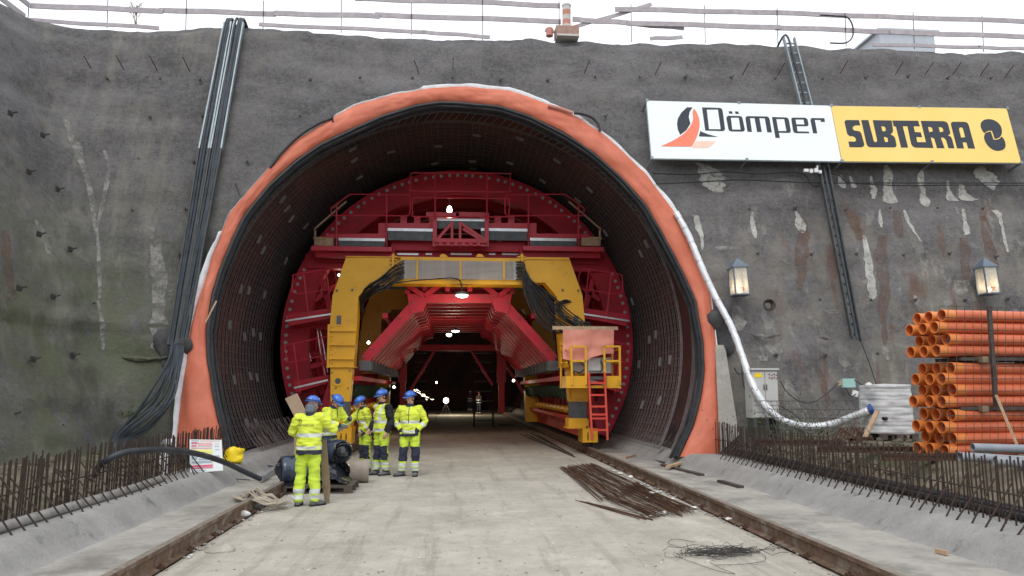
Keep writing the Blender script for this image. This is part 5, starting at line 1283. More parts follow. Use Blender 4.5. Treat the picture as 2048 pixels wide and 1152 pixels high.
# wires on the wall under the banners
for k, pts in enumerate(([(1305, 347), (1380, 349), (1450, 344), (1520, 348), (1600, 346), (1625, 372), (1640, 372)], [(1312, 368), (1400, 364), (1480, 360), (1560, 363), (1640, 366), (1760, 366), (1900, 366), (2060, 366)], [(1655, 345), (1680, 352), (1700, 365), (1800, 371), (1930, 370), (2060, 371)])):
    b = MB(); b.tube(smooth_path([WP(*p, .16) for p in pts], 6), .016, 5); obj('wall_wire', b, 'blk', label='thin black wire strung along the wall under the banners', cat='wire', group='wires along the wall under the banners')
b = MB()
for x, y, w_, h_ in ((1612, 341, 9, 6), (1622, 342, 6, 8), (1632, 341, 8, 8), (1640, 344, 5, 6), (1634, 334, 3, 5)): a = WP(x, y, .3); b.box(a, (w_ * .0125, .06, h_ * .0125))
obj('insulator_block', b, 'white', label='small white cable connectors on the tray just under the banners', cat='connector')
# ================================================================== lanterns
def lantern(px, py, lab):
    base = WP(px, py, .34); t = thing('wall_lantern', base, lab, 'lantern', 'lanterns on the wall'); t.rotation_euler = (R(-2), R(-2), 0)
    wv, hv_ = .165, .62
    def loc(name, b, m, par=t, **k): me_ = b.mesh(name, m, V((0, 0, 0)), **k); o_ = bpy.data.objects.new(name, me_); COL.objects.link(o_); o_.parent = par; return o_
    b = MB(); b.box((0, 0, -.015), (.37, .37, .03)); loc('base', b, 'slate')
    b = MB(); b.lathe([(.0, .24), (.275, .0), (.275, -.025), (0, -.025)], c=(0, 0, hv_ + .02), n=4, ax=Matrix.Rotation(pi / 4, 3, 'Z')); loc('roof', b, 'slate')
    for sx in (-1, 1):
        for sy in (-1, 1): b = MB(); b.box((sx * wv, sy * wv, hv_ / 2), (.028, .028, hv_)); loc('corner_post', b, 'slate')
    for i, (dx, dy) in enumerate(((0, -1), (-1, 0), (1, 0), (0, 1))):
        b = MB(); b.box((dx * (wv - .002), dy * (wv - .002), hv_ / 2), (.005 if dx else 2 * wv - .03, .005 if dy else 2 * wv - .03, hv_ - .01)); gl = loc('glass_pane', b, 'glass')
        if i == 0:
            b = MB()
            for s in (-1, 1): b.bar((-.035 * s, -.009 - wv, .055), (.035 * s, -.009 - wv, .13), .012, .004, (0, 1, 0)); b.bar((.015 * s, -.009 - wv, .135), (.055 * s, -.009 - wv, .115), .018, .004, (0, 1, 0))
            loc('hammer_emblem', b, 'redo', gl)
    b = MB(); b.ell((0, 0, .09), (.07, .05, .06), 10, 6); b.tube([(0, 0, 0), (0, 0, .05)], .02, 8); loc('bulb', b, 'warm')
    b = MB(); b.box((0, .16, .30), (.24, .01, .5)); b.box((0, .22, .36), (.06, .2, .05)); loc('back_plate', b, 'cab')
    plight('lantern_light', base + V((0, -.05, .2)), 5, (1, .75, .5), .06)
lantern(1480, 589, 'lit wall lantern with a slate-blue peaked roof, nearer the tunnel mouth')
lantern(1978, 587, 'lit wall lantern with a slate-blue peaked roof, above the orange pipes')
# wire coil on the wall
b = MB(); c = WP(1536, 611, .12)
for k in range(5): r_ = .09 + .012 * k; b.tube([c + V((r_ * cos(a) * (.9 + .04 * k), -.02 * k + .01 * sin(3 * a), r_ * sin(a))) for a in [2 * pi * j / 18 for j in range(19)]], .011, 5)
obj('wire_coil', b, 'anch', label='small coil of wire hung on the wall right of the nearer lantern', cat='wire coil')
# ================================================================== white duct
path = [(1352, 425), (1366, 450), (1385, 490), (1408, 545), (1434, 600), (1462, 652), (1482, 705), (1498, 752), (1516, 790), (1540, 822), (1570, 843), (1612, 853), (1660, 849), (1705, 834), (1738, 821)]
offs = [.25, .3, .3, .35, .4, .5, .6, .7, .8, .85, .9, 1.0, 1.2, 1.6, 1.9]
dp = smooth_path([WP(x, y, o_) for (x, y), o_ in zip(path, offs)], 7)
dt = thing('ventilation_duct', dp[-1], 'long white wrapped duct sweeping down from the collar and curving past the grey cabinet', 'duct')
b = MB(); b.tube(dp, .076, 14, rf=lambda t: 1 + .05 * sin(t * 260)); b.jitter(.010, 7); obj('tube', b, 'duct', dt, smooth='all')
for i in range(3, len(dp) - 2, 5): b = MB(); b.tube([dp[i], dp[i] + (dp[i + 1] - dp[i]).normalized() * .03], .084, 14); obj('tape_band', b, 'silver', dt)
b = MB(); e0 = dp[-1]; e1 = WP(1758, 813, 2.0); b.tube([e0, e1], .10, 14); b.tube([e0.lerp(e1, .2), e0.lerp(e1, .4)], .12, 14); obj('coupling', b, 'bluep', dt); b = MB(); q = e0.lerp(e1, .1); b.tube([q, q + V((.05, -.08, -.16))], .02, 6); obj('valve', b, 'redo', dt)
# ================================================================== switch cabinet
Yc = 16.05; a = W(1503, 740, Yc); c = W(1559, 836, Yc); t = thing('switch_cabinet', ((a.x + c.x) / 2, Yc, .74), 'tall pale grey electrical cabinet on short legs against the wall', 'cabinet')
w_ = c.x - a.x; cxx = (a.x + c.x) / 2; h_ = a.z - c.z
b = MB(); b.box((cxx, Yc + .22, (a.z + c.z) / 2), (w_, .40, h_)); obj('housing', b, 'cab', t)
b = MB(); b.box((cxx, Yc + .20, a.z + .02), (w_ + .05, .48, .04)); obj('roof', b, 'cab', t)
for s in (-1, 1): b = MB(); b.box((cxx + s * w_ * .25, Yc + .008, a.z - .34 * h_), (w_ * .47, .02, h_ * .60)); dr = obj('door', b, 'cab', t); b = MB(); b.box((cxx + s * .03, Yc - .012, a.z - .36 * h_), (.02, .02, .12)); obj('handle', b, 'steel', dr)
for i, zz in enumerate((.70, .83, .93)): b = MB(); b.box((cxx, Yc + .012, a.z - zz * h_), (w_ * .97, .02, h_ * (.06 if i == 0 else .11))); obj('drawer_panel', b, 'cab', t)
b = MB(); b.box((cxx - w_ * .25, Yc - .006, a.z - .11 * h_), (.16, .006, .09)); obj('warning_label', b, 'yplastic', t)
for i in range(8): b = MB(); b.tube([(cxx + .10 + .055 * (i % 4), Yc, a.z - .09 - .07 * (i // 4) - .02 * (i % 2)), (cxx + .10 + .055 * (i % 4), Yc - .025, a.z - .09 - .07 * (i // 4) - .02 * (i % 2))], .014, 8); obj('button', b, ['bluep', 'redo', 'blk'][i % 3], t)
for s in (-1, 1): 
    b = MB(); b.box((cxx + s * (w_ / 2 - .04), Yc + .2, (c.z + .74) / 2), (.06, .36, c.z - .74)); obj('leg', b, 'steel', t)
b = MB(); p = WP(1696, 766, .14); b.box(p, (.30, .10, .2)); obj('junction_box', b, 'mint', label='mint green junction box on the wall beside the stacked bags', cat='junction box')
b = MB(); p = WP(1681, 766, .12); b.box(p, (.14, .04, .10)); obj('wooden_pad', b, 'wood', label='small wooden pad behind the mint green junction box', cat='wood block')
b = MB(); p = WP(1736, 772, .14); b.tube([p, p + WN * .06], .075, 14); obj('junction_box', b, 'white', label='small round white junction box right of the mint green one', cat='junction box')
b = MB(); p = WP(1710, 787, .14); b.box(p, (.12, .06, .13), Matrix.Rotation(.3, 3, 'Y')); obj('socket_box', b, 'white', label='small square white box hanging below the mint green one', cat='socket box')
for pts, lab in (([(1560, 762), (1575, 785), (1600, 803), (1625, 805), (1650, 790), (1678, 765)], 'black wire sagging between the cabinet and the mint green box'), ([(1708, 760), (1722, 768), (1734, 776), (1745, 772), (1755, 776)], 'black wire from the mint green box to the right'), ([(1690, 775), (1702, 792), (1712, 788)], 'short wire from the mint green box down to the small white box'),
                 ([(1562, 812), (1590, 830), (1602, 842)], 'short black wire low down beside the cabinet'), ([(1480, 690), (1483, 730), (1487, 770), (1500, 800)], 'black wire hanging behind the cabinet'), ([(1468, 735), (1478, 748), (1500, 738)], 'black wire above the cabinet shoulder'), ([(1722, 684), (1740, 730), (1758, 790), (1764, 830)], 'thin wire hanging from the foot of the single cable tray')):
    b = MB(); b.tube(smooth_path([WP(*p, .2) for p in pts], 6), .012, 5); obj('wall_wire', b, 'blk', label=lab, cat='wire')
# ================================================================== orange pipes
PH = R(7); PL_ = 3.6; t = thing('plastic_pipe', (0, 0, 0), 'tmp', 'pipe', 'orange pipes in the stack')
def lo(name, b, m): me_ = b.mesh(name, m, V((0, 0, 0)), smooth=True); o_ = bpy.data.objects.new(name, me_); COL.objects.link(o_); o_.parent = t; return o_
axm = Matrix.Rotation(pi / 2, 3, 'Y')
prof = [(.080, .02), (.088, .02), (.088, .24)]
z = .24
while z < PL_ - .1: prof += [(.088, z), (.090, z + .01), (.088, z + .03)] if False else [(.088, z)]; z += .3
prof += [(.088, PL_), (.080, PL_), (.080, .02)]
b = MB(); b.lathe(prof, n=20, ax=axm); lo('barrel', b, 'pipe')
b = MB(); b.lathe([(.092, 0), (.107, 0), (.109, .02), (.104, .035), (.103, .20), (.089, .235), (.089, .19), (.092, .18), (.092, 0)], n=22, ax=axm); sk = lo('socket', b, 'pipes')
YS = 10.9
rows = [(1885, 631), (1870, 655), (1890, 678), (1872, 701), (1898, 736), (1886, 758), (1902, 780), (1884, 803), (1900, 830), (1884, 855), (1906, 878), (1888, 901)]
words = ['top', 'second', 'third', 'fourth', 'fifth', 'sixth', 'seventh', 'eighth', 'ninth', 'tenth', 'eleventh', 'bottom']
first = True
for ri, (px, py) in enumerate(rows):
    for ci in range(3):
        base = W(px, py, YS) + V((-.04 * ci + random.uniform(-.03, .03), .275 * ci, random.uniform(-.004, .004)))
        lab = 'orange plastic pipe in the %s layer of the stack, %s' % (words[ri], ('in the column nearest the camera', 'in the middle column', 'in the column nearest the wall')[ci])
        if first: o_ = t; t.location = base; t.rotation_euler = (0, 0, PH); t['label'] = lab; first = False
        else: o_ = copy_thing(t, base, PH, lab)
        if ci == 0 and ri in (0, 2, 4, 6, 8, 10):
            for ch in list(o_.children):
                if ch.name.startswith('socket'): ch.scale = (.9, .87, .87); ch.data.materials[0] = ch.data.materials[0]
a = W(1880, 915, YS); 
for (dy, px0_, lab) in ((0, 1975, 'dark upright batten tied across the front of the orange pipe stack'),):
    b = MB(); p0 = W(1978, 612, YS - .14); p1 = W(1992, 812, YS - .14); b.bar(p0, p1, .055, .05); obj('upright_batten', b, 'dwood', label=lab, cat='batten')
b = MB(); b.bar(W(1992, 790, YS - .2), W(2034, 890, YS - .35), .06, .03); obj('leaning_batten', b, 'wood', label='pale batten leaning against the lower part of the orange pipe stack', cat='batten')
for i, yy in enumerate((719, 817)):
    for xx in (1960, 2100):
        b = MB(); p = W(xx, yy, YS); b.box(p + V((0, .28, 0)), (.10, .8, .085)); obj('spacer_timber', b, 'stake', label='timber bearer between layers of the orange pipes, %s gap' % ('upper' if i == 0 else 'lower'), cat='timber', group='timber bearers in the pipe stack')
for yy, w_ in ((718, 'upper'), (817, 'lower')):
    b = MB(); p = W(1925, yy, YS); b.box(p + V((1.4, .27, 0)), (2.9, .62, .05)); obj('packing_board', b, 'dwood', label='long dark packing board filling the %s gap between the layers of orange pipes' % w_, cat='board')
for xx in (1960, 2120):
    b = MB(); p = W(xx, 917, YS); b.box(V((p.x, p.y + .28, .82)), (.10, .9, .10)); obj('spacer_timber', b, 'stake', label='timber bearer under the bottom layer of the orange pipes', cat='timber', group='timber bearers in the pipe stack')
# light wire mesh in front of the pipes and on the ground behind the bars
def wiremesh(c00, c10, c01, nu, nv, lab, r=.005, sag=.03, m='anch'):
    c00, c10, c01 = V(c00), V(c10), V(c01); b = MB()
    def f(u, v): p = c00 + (c10 - c00) * u + (c01 - c00) * v; return p + NZ.noise_vector(p * .8) * sag
    for i in range(nu + 1): b.tube([f(i / nu, j / 8) for j in range(9)], r, 4, cap=False)
    for j in range(nv + 1): b.tube([f(i / 12, j / nv) for i in range(13)], r, 4, cap=False)
    obj('wire_mesh_panel', b, m, label=lab, cat='wire mesh')
wiremesh(W(1880, 905, YS - .2), W(2110, 905, YS - .2), W(1880, 612, YS - .2), 14, 12, 'rusty wire mesh panel leaning against the front of the orange pipe stack', .0045)
wiremesh(G(1560, 905, .72), G(1765, 912, .72), G(1560, 905, .72) + V((0, .8, .85)), 16, 6, 'rusty wire mesh panel leaning near the white duct and the stacked bags', .0045)
# grey pipes in front of the stack
for (x0, y0, x1, y1, Y, lab) in ((1945, 895, 2300, 905, 10.1, 'upper grey plastic pipe lying at the foot of the orange stack'), (1918, 913, 2300, 936, 9.7, 'lower grey plastic pipe lying on the bank under the orange stack'), (1990, 922, 2300, 950, 9.35, 'grey plastic pipe nearest the bars, mostly hidden behind the others')):
    b = MB(); p0 = W(x0, y0, Y); p1 = W(x1, y1, Y - .2); ax = (p1 - p0).normalized(); q = ax.to_track_quat('Z', 'Y').to_matrix(); L0 = (p1 - p0).length
    b.lathe([(.052, .0), (.06, 0), (.06, L0), (.052, L0), (.052, 0)], c=p0, n=16, ax=q); obj('grey_pipe', b, 'gpipe', smooth=True, label=lab, cat='pipe')
# bags on a pallet
Yb = 14.4; a = W(1756, 770, Yb); c = W(1838, 868, Yb); t = thing('bag_stack', ((a.x + c.x) / 2, Yb + .4, c.z), 'pallet load of white bags wrapped in plastic film, left of the orange pipes', 'wrapped bags')
b = MB(); nl = 13; H_ = a.z - c.z; Wd = c.x - a.x
def bagpt(u, v):
    an_ = 2 * pi * u; ly = v * nl; f = abs(sin(pi * (ly % 1))) ** .6 if v < 1 else 0; s = 1 + .012 * f - .03 * v + .03 * NZ.noise(V((an_, ly * .8, 2)))
    e = 5; cx_, sx_ = cos(an_), sin(an_); rr = 1 / (abs(cx_) ** e + abs(sx_) ** e) ** (1 / e)
    return V((t.location.x + Wd / 2 * rr * cx_ * s, Yb + .45 + .45 * rr * sx_ * s, c.z + H_ * v)) + NZ.noise_vector(V((cx_ * 2, sx_ * 2, v * 9))) * .018
b.grid(bagpt, 56, 77); o0 = len(b.v); b.grid(lambda u, v: bagpt(u, 1).lerp(V((t.location.x, Yb + .45, a.z + .03)), v), 56, 5)
obj('wrapped_bags', b, 'bag', t, smooth='all', fix=False)
b = MB(); p = W(1770, 837, Yb - .02); b.ell(p, (.07, .02, .035), 10, 6); b.jitter(.02, 14); obj('torn_hole', b, 'blk', t)
t2 = thing('pallet', (t.location.x, Yb + .4, .74), 'dark pallet under the white wrapped bags', 'pallet')
for dy in (.05, .45, .85):
    b = MB(); b.box((t.location.x, Yb + dy, c.z - .012), (Wd, .10, .022)); obj('board', b, 'woodd', t2)
    for k in (-1, 0, 1): b = MB(); b.box((t.location.x + k * (Wd / 2 - .07), Yb + dy, c.z - .068), (.13, .10, .085)); obj('block', b, 'woodd', t2)
b = MB(); b.bar(W(1755, 822, 14.0), W(1730, 874, 13.9), .10, .03); obj('leaning_board', b, 'wood', label='pale board leaning against the white wrapped bags', cat='board')
for (x, y, s) in ((1690, 872, 1), (1715, 870, 1)):
    b = MB(); p = W(x, y, 14.2); 
    for k in range(4): b.bar(p + V((-.22 + .08 * k, 0, -.08)), p + V((-.02 + .08 * k, .15, .14)), .03, .03)
    b.bar(p + V((-.22, 0, -.08)), p + V((.22, 0, -.08)), .05, .05); b.bar(p + V((-.02, .15, .14)), p + V((.28, -.05, -.1)), .05, .04); obj('scrap_grate', b, 'rust', label='dark rusty iron grate lying by the wall, %s of the two near the bags' % ('left' if x == 1690 else 'right'), cat='scrap iron')
for (x, y, L_, lab) in ((1590, 884, 1.6, 'long rusty steel channel lying behind the right bars, the left piece'), (1720, 897, 1.6, 'long rusty steel channel lying behind the right bars, the middle piece'), (1850, 912, 1.5, 'long rusty steel channel lying behind the right bars, the right piece')):
    b = MB(); p = G(x, y, .78); b.bar(p - V((L_ / 2, .15, 0)), p + V((L_ / 2, -.25, -.02)), .10, .09); b.bar(p + V((-L_ / 2, -.20, .05)), p + V((L_ / 2, -.30, .03)), .03, .04); obj('steel_channel', b, 'rust', label=lab, cat='steel channel')
# green growth
def tuft(c, n, s, m, lab, nm='weed_clump', cat='weeds'):
    b = MB()
    for i in range(n):
        p = V(c) + V((random.gauss(0, s), random.gauss(0, s * .35), abs(random.gauss(0, s * .35)))); a_ = V((random.uniform(-1, 1), random.uniform(-1, 1), random.uniform(.2, 1.4))).normalized() * random.uniform(.02, .06); w2_ = a_.cross(V((0, 1, .2))).normalized() * .010
        b.add([p - w2_, p + w2_, p + a_ + w2_ * .4, p + a_ - w2_ * .4], [(0, 1, 2, 3)])
    obj(nm, b, m, label=lab, cat=cat, kind='stuff', fix=False)
tuft(WP(240, 838, .12), 700, .22, 'green', 'green plants growing in the foot of the wall, left of the drooping cables')
tuft(G(1650, 878, .8) + V((0, .8, 0)), 900, .8, 'green', 'low green weeds growing along the foot of the right wall')
# ================================================================== edge protection on top
YT = 19.3
def T(x, y, d=0): return W(x, y, YT + d)
def plank(x0, y0, x1, y1, lab, w_=.14, d=0, grp='guard planks along the top of the wall'):
    b = MB(); k = 5; A, B_ = T(x0, y0, d), T(x1, y1, d)
    pts = [A.lerp(B_, i / k) + V((0, 0, .012 * sin(i * 1.7 + x0))) for i in range(k + 1)]
    for p, q in zip(pts, pts[1:]): b.bar(p, q, .03, w_)
    obj('guard_plank', b, 'woodg', label=lab, cat='plank', group=grp)
GP = 'weathered plank of the guard rail along the top of the wall'
for x0, y0, x1, y1 in ((60, 11, 326, 22), (318, 20, 552, 28), (548, 27, 760, 32), (750, 30, 1122, 43), (710, -3, 890, 3), (884, 1, 1120, 12), (1230, 18, 1480, 24), (1475, 23, 1760, 33), (1755, 33, 2060, 43), (1145, 39, 1260, 46), (1255, 46, 1560, 55), (1550, 55, 1790, 64), (1780, 64, 2060, 74)):
    PK = globals().get('PK', 0) + 1; plank(x0, y0, x1, y1, GP, d=.0 if PK % 2 else .036)
for x0, y0, x1, y1, lab in ((58, 40, 318, 56, 'low toe board at the left end of the wall top'), (518, 49, 850, 64, 'low toe board right of the left cable trays'), (845, 64, 980, 74, 'low toe board above the left part of the arch'), (1090, 60, 1120, 66, 'short plank beside the striped post'), (1300, 77, 1365, 75, 'thin board lying on the wall top left of the single cable tray'), (1745, 89, 1960, 95, 'toe board on the wall top below the white hut'), (1955, 95, 2060, 98, 'toe board at the far right end of the wall top')):
    plank(x0, y0, x1, y1, lab, .10, -.1, None)
plank(1150, 54, 1303, 9, 'plank nailed diagonally across the guard rail, right of the striped post', .10, .06, None)
plank(1258, 48, 1368, 57, 'loose plank drooping below the guard rail right of the diagonal one', .10, .09, None)
for x, y0, y1 in ((216, 0, 50), (373, 2, 60), (527, 5, 60), (683, 4, 60), (823, 0, 64), (965, 0, 76), (1118, 5, 64), (1262, 12, 78), (1409, 15, 80), (1554, 20, 84), (1690, 30, 86), (1826, 28, 92), (1964, 35, 98), (58, 8, 40)):
    b = MB(); b.tube([T(x, y0 - 4), T(x + (x - 905) * .003, y1 + 6)], .011, 6); obj('guard_post', b, 'anch', label='thin steel post of the guard rail along the top of the wall', cat='post', group='guard rail posts')
b = MB(); cb0 = T(1133, 60, -.2); top_ = T(1133, 12, -.2)
t = thing('striped_post', cb0, 'round red and white striped post standing on a brick-coloured block on top of the wall', 'post')
M['postw'] = mat('post_white', (.5, .48, .46), (.62, .6, .58), .8); M['postr'] = mat('post_red', (.50, .22, .17), (.58, .28, .22), .8); M['brick'] = mat('brick_block', (.30, .18, .14), (.42, .28, .23), .9, scale=6, bump=.5)
for i in range(5): b = MB(); b.tube([cb0.lerp(top_, i / 5), cb0.lerp(top_, (i + 1) / 5)], .115, 16); obj('band', b, 'postw' if i % 2 == 0 else 'postr', t)
b = MB(); b.lathe([(.125, -.02), (.125, .03), (.08, .06), (0, .07)], c=top_, n=16); obj('cap', b, 'postw', t)
b = MB(); p = T(1133, 68, -.3); b.box(p, (.62, .45, .26)); b.jitter(.03, 4); obj('foundation_block', b, 'brick', label='brick-coloured block carrying the striped post', cat='block')
b = MB(); p = T(1134, 78, -.3); b.box(p, (.60, .5, .05)); obj('base_slab', b, 'postw', label='thin pale slab under the brick-coloured block', cat='slab')
b = MB(); p = T(1099, 64, -.2); b.tube([p - V((0, 0, .12)), p + V((0, 0, .10))], .095, 14); obj('short_stub', b, 'postr', label='short reddish cylinder left of the striped post', cat='cylinder')
b = MB(); b.tube(smooth_path([T(*p, -.05) for p in ((1640, 30), (1670, 32), (1695, 35), (1706, 55), (1704, 75), (1690, 86), (1660, 86))], 6), .022, 6); obj('loose_hose', b, 'hose', label='dark hose looped over the guard rail right of the single cable tray', cat='hose')
M['hut'] = mat('hut_white', (.46, .50, .56), (.52, .56, .62), .6)
b = MB(); p0 = W(1762, 100, 30); p1 = W(1868, 66, 30); b.box(((p0.x + p1.x) / 2 - .0, 31.5, (p0.z + p1.z) / 2), (p1.x - p0.x, 3, p1.z - p0.z)); t = thing('site_hut', ((p0.x + p1.x) / 2, 31.5, p0.z), 'white site hut showing behind the guard rail at the top right', 'hut'); obj('wall', b, 'hut', t)
b = MB(); b.box(((p0.x + p1.x) / 2, 31.5, p1.z + .04), (p1.x - p0.x + .3, 3.3, .08)); obj('roof', b, 'hut', t)
# bare shrub
t = thing('bare_shrub', T(275, 52, .8), 'bare twiggy shrub behind the guard rail on the upper left', 'shrub'); b = MB(); rr_ = random.Random(3)
def twig(p, d, L_, r_, lv):
    q = p + d * L_; b.tube([p, (p + q) / 2 + V((rr_.uniform(-.03, .03), 0, 0)), q], r_, 4)
    if lv:
        for _ in range(3): twig(p.lerp(q, rr_.uniform(.4, 1)), (d + V((rr_.uniform(-.9, .9), rr_.uniform(-.5, .5), rr_.uniform(-.1, .5)))).normalized(), L_ * .62, r_ * .6, lv - 1)
for _ in range(3): twig(T(275, 54, .8) + V((rr_.uniform(-.1, .1), 0, 0)), V((rr_.uniform(-.25, .25), 0, 1)).normalized(), .42, .012, 3)
obj('branches', b, 'stake', t, fix=False)
b = MB()
for (z0, dz) in ((0, 0),):
    A = W(50, 33, YT); A2 = W(58, 10, YT)
    for p, up_ in ((A, .0), (A2, .0)): b = MB(); b.bar(p, p + V((-.55, -5.5, .05)), .03, .14); obj('guard_plank', b, 'woodg', label='plank running along the top of the left wall towards the camera, %s' % ('lower' if p is A else 'upper'), cat='plank')
# chain hanging above the arch
for (x0, y0, x1, y1, lab) in ((907, 116, 905, 138, 'short dark chain hanging on the wall above the arch'), (471, 368, 480, 392, 'short dark chain hanging on the wall left of the arch')):
    b = MB(); A, B_ = WP(x0, y0, .18), WP(x1, y1, .18)
    for i in range(7): c = A.lerp(B_, i / 6); b.tube([c + V((.018 * cos(a) if i % 2 else 0, -.018 * cos(a) if i % 2 == 0 else 0, .028 * sin(a))) for a in [2 * pi * j / 8 for j in range(9)]], .006, 4)
    obj('chain', b, 'anch', label=lab, cat='chain')
# hoses round the outside of the collar
b = MB(); b.tube(smooth_path([WP(*p, .22) for p in ((540, 335), (565, 303), (600, 270), (635, 248), (664, 236))], 5), .035, 7); b.tube([WP(664, 232, .2), WP(666, 245, .2)], .03, 6); obj('collar_hose', b, 'blk', smooth=True, label='black hose hugging the upper left outside of the orange collar', cat='hose')
b = MB(); b.tube(smooth_path([WP(*p, .24) for p in ((1148, 226), (1168, 229), (1185, 236), (1196, 248), (1200, 262))], 5), .035, 7); obj('collar_hose', b, 'blk', smooth=True, label='black hose arching over the upper right edge of the orange collar', cat='hose')
b = MB(); b.tube(smooth_path([WP(*p, .24) for p in ((1096, 211), (1120, 217), (1146, 226))], 4), .045, 8); obj('collar_hose', b, 'postr', smooth=True, label='short reddish hose on the upper right edge of the orange collar', cat='hose')
b = MB(); b.bar(WP(433, 602, .5), WP(411, 645, .45), .07, .03); obj('wood_strip', b, 'wood', label='short strip of wood stuck to the left inner edge of the orange collar', cat='wood')
# ================================================================== left foreground things
b = MB(); b.tube(smooth_path([W(*p) for p in ((190, 950, 10.9), (203, 928, 10.3), (245, 906, 10.3), (300, 900, 10.6), (350, 901, 11.1), (400, 909, 11.7), (450, 925, 12.3), (490, 944, 12.7), (521, 958, 12.95))], 6), .042, 12); obj('black_hose', b, 'hose', smooth=True, label='thick black hose arching over the left bars down to the concrete', cat='hose')
b = MB(); b.tube(smooth_path([G(522, 957, .21), G(545, 940, .22), G(575, 921, .24), G(600, 908, .26)], 5), .045, 10); obj('grey_hose', b, 'gpipe', smooth=True, label='grey pipe lying on the concrete from the end of the black hose towards the rolls', cat='pipe')
b = MB(); b.tube(smooth_path([G(478, 913, .2), G(500, 920, .19), G(530, 930, .19), G(552, 934, .19)], 5), .014, 6); b.tube(smooth_path([G(*p, .185) for p in ((430, 948), (450, 952), (468, 951), (452, 944), (470, 957), (500, 960))], 5), .008, 5); obj('thin_cable', b, 'blk', label='thin black cable snaking over the left concrete near the yellow bag', cat='cable')
# notice board
Yn = 13.3; n4 = [W(380, 946, Yn), W(446, 941, Yn), W(443, 880, Yn + .12), W(379, 879, Yn + .12)]
t = thing('safety_notice', n4[0], 'white safety notice with pink, yellow and grey rows behind the left bars', 'notice')
b = MB(); b.hexa(n4, [p + V((0, .02, 0)) for p in n4]); obj('board', b, 'signw', t)
def nq(u, v): return n4[3].lerp(n4[2], u).lerp(n4[0].lerp(n4[1], u), v) + V((0, -.006, 0))
M['npink'] = mat('notice_pink', (.70, .12, .22), None, .6, bump=0); M['nrose'] = mat('notice_rose', (.70, .42, .42), None, .6, bump=0); M['nyel'] = mat('notice_yellow', (.85, .78, .22), None, .6, bump=0); M['ngrey'] = mat('notice_grey', (.36, .42, .48), None, .6, bump=0)
for (u0, v0, u1, v1, m_) in ((.06, .08, .25, .13, 'npink'), (.06, .17, .22, .21, 'npink'), (.26, .09, .70, .20, 'nrose'), (.06, .24, .70, .28, 'nrose'), (.06, .31, .70, .38, 'nyel'), (.3, .40, .70, .45, 'nyel'), (.06, .49, .24, .60, 'ngrey'), (.27, .49, .70, .54, 'ngrey'), (.27, .58, .70, .63, 'ngrey'), (.06, .66, .70, .72, 'ngrey'), (.06, .78, .70, .84, 'npink'), (.06, .86, .70, .89, 'npink'), (.75, .50, .92, .54, 'ngrey'), (.06, .02, .3, .05, 'ngrey'), (.34, .02, .95, .045, 'nrose'), (.06, .94, .5, .96, 'ngrey'), (.78, .12, .92, .14, 'nrose'), (.78, .2, .92, .22, 'ngrey'), (.78, .3, .92, .32, 'ngrey')):
    b = MB(); b.add([nq(u0, v0), nq(u1, v0), nq(u1, v1), nq(u0, v1)], [(0, 1, 2, 3)]); obj('printed_row', b, m_, t, fix=False)
b = MB(); p = W(466, 914, 15.0); b.ell(p, (.20, .14, .16), 22, 14); b.jitter(.11, 5); b.jitter(.04, 13); obj('yellow_bag', b, 'yplastic', smooth='all', label='crumpled bright yellow plastic bag on the left kerb', cat='bag')
b = MB(); q = [W(335, 880, 14.2), W(331, 900, 14.2), W(329, 925, 14.2), W(331, 962, 14.2)]; b.tube(smooth_path(q, 6), .07, 12, rf=lambda t: 1 + .3 * sin(t * 14) * (1 - t)); b.ell(W(339, 884, 14.15), (.08, .08, .07), 10, 8); b.jitter(.03, 8); obj('wrapped_post', b, 'geo', smooth='all', label='post wrapped in white fleece standing among the left bars', cat='post')
# rope coil on the rail
c = G(512, 992, .20); b = MB(); rr_ = random.Random(5)
for k in range(12):
    sx = rr_.uniform(-.10, .10); sy = rr_.uniform(-.25, .25); pts = []
    for j in range(17):
        a_ = 2 * pi * j / 16; lx = (.34 + sx) * cos(a_) + .06; ly = (.16 + .08 * rr_.random()) * sin(a_) + sy * .6; x = c.x + lx; d_ = abs(x + 3.37)
        z = .225 + .01 * k * .6 if d_ < .06 else (.06 + .012 * k * .5 if x > -3.37 + .2 else (.15 + .01 * k * .5 if x < -3.5 else .17)); pts.append((x, c.y + ly, z + rr_.uniform(0, .015)))
    b.tube(smooth_path(pts, 3), .013, 6)
obj('rope_coil', b, 'rope', smooth=True, label='loose coil of pale rope draped over the left rail', cat='rope')
b = MB(); p = G(485, 1032, .03); b.ell(p + V((0, 0, .03)), (.12, .05, .035), 12, 8); b.jitter(.03, 9); obj('plastic_bottle', b, 'fleck', smooth='all', label='crushed white plastic lying beside the left rail', cat='litter')
b = MB(); p = G(510, 1016, .03); b.tube([p + V((-.07, 0, .03)), p + V((.07, .03, .03))], .035, 10); obj('tin_can', b, 'gpipe', label='small grey can beside the left rail under the rope', cat='can')
b = MB(); p = G(440, 1103, .0)
b.ell(p + V((0, 0, .015)), (.15, .10, .05), 14, 8); b.jitter(.05, 9); obj('cement_lump', b, 'slab', smooth='all', label='flat lump of set mortar on the roadway, lower left', cat='lump')
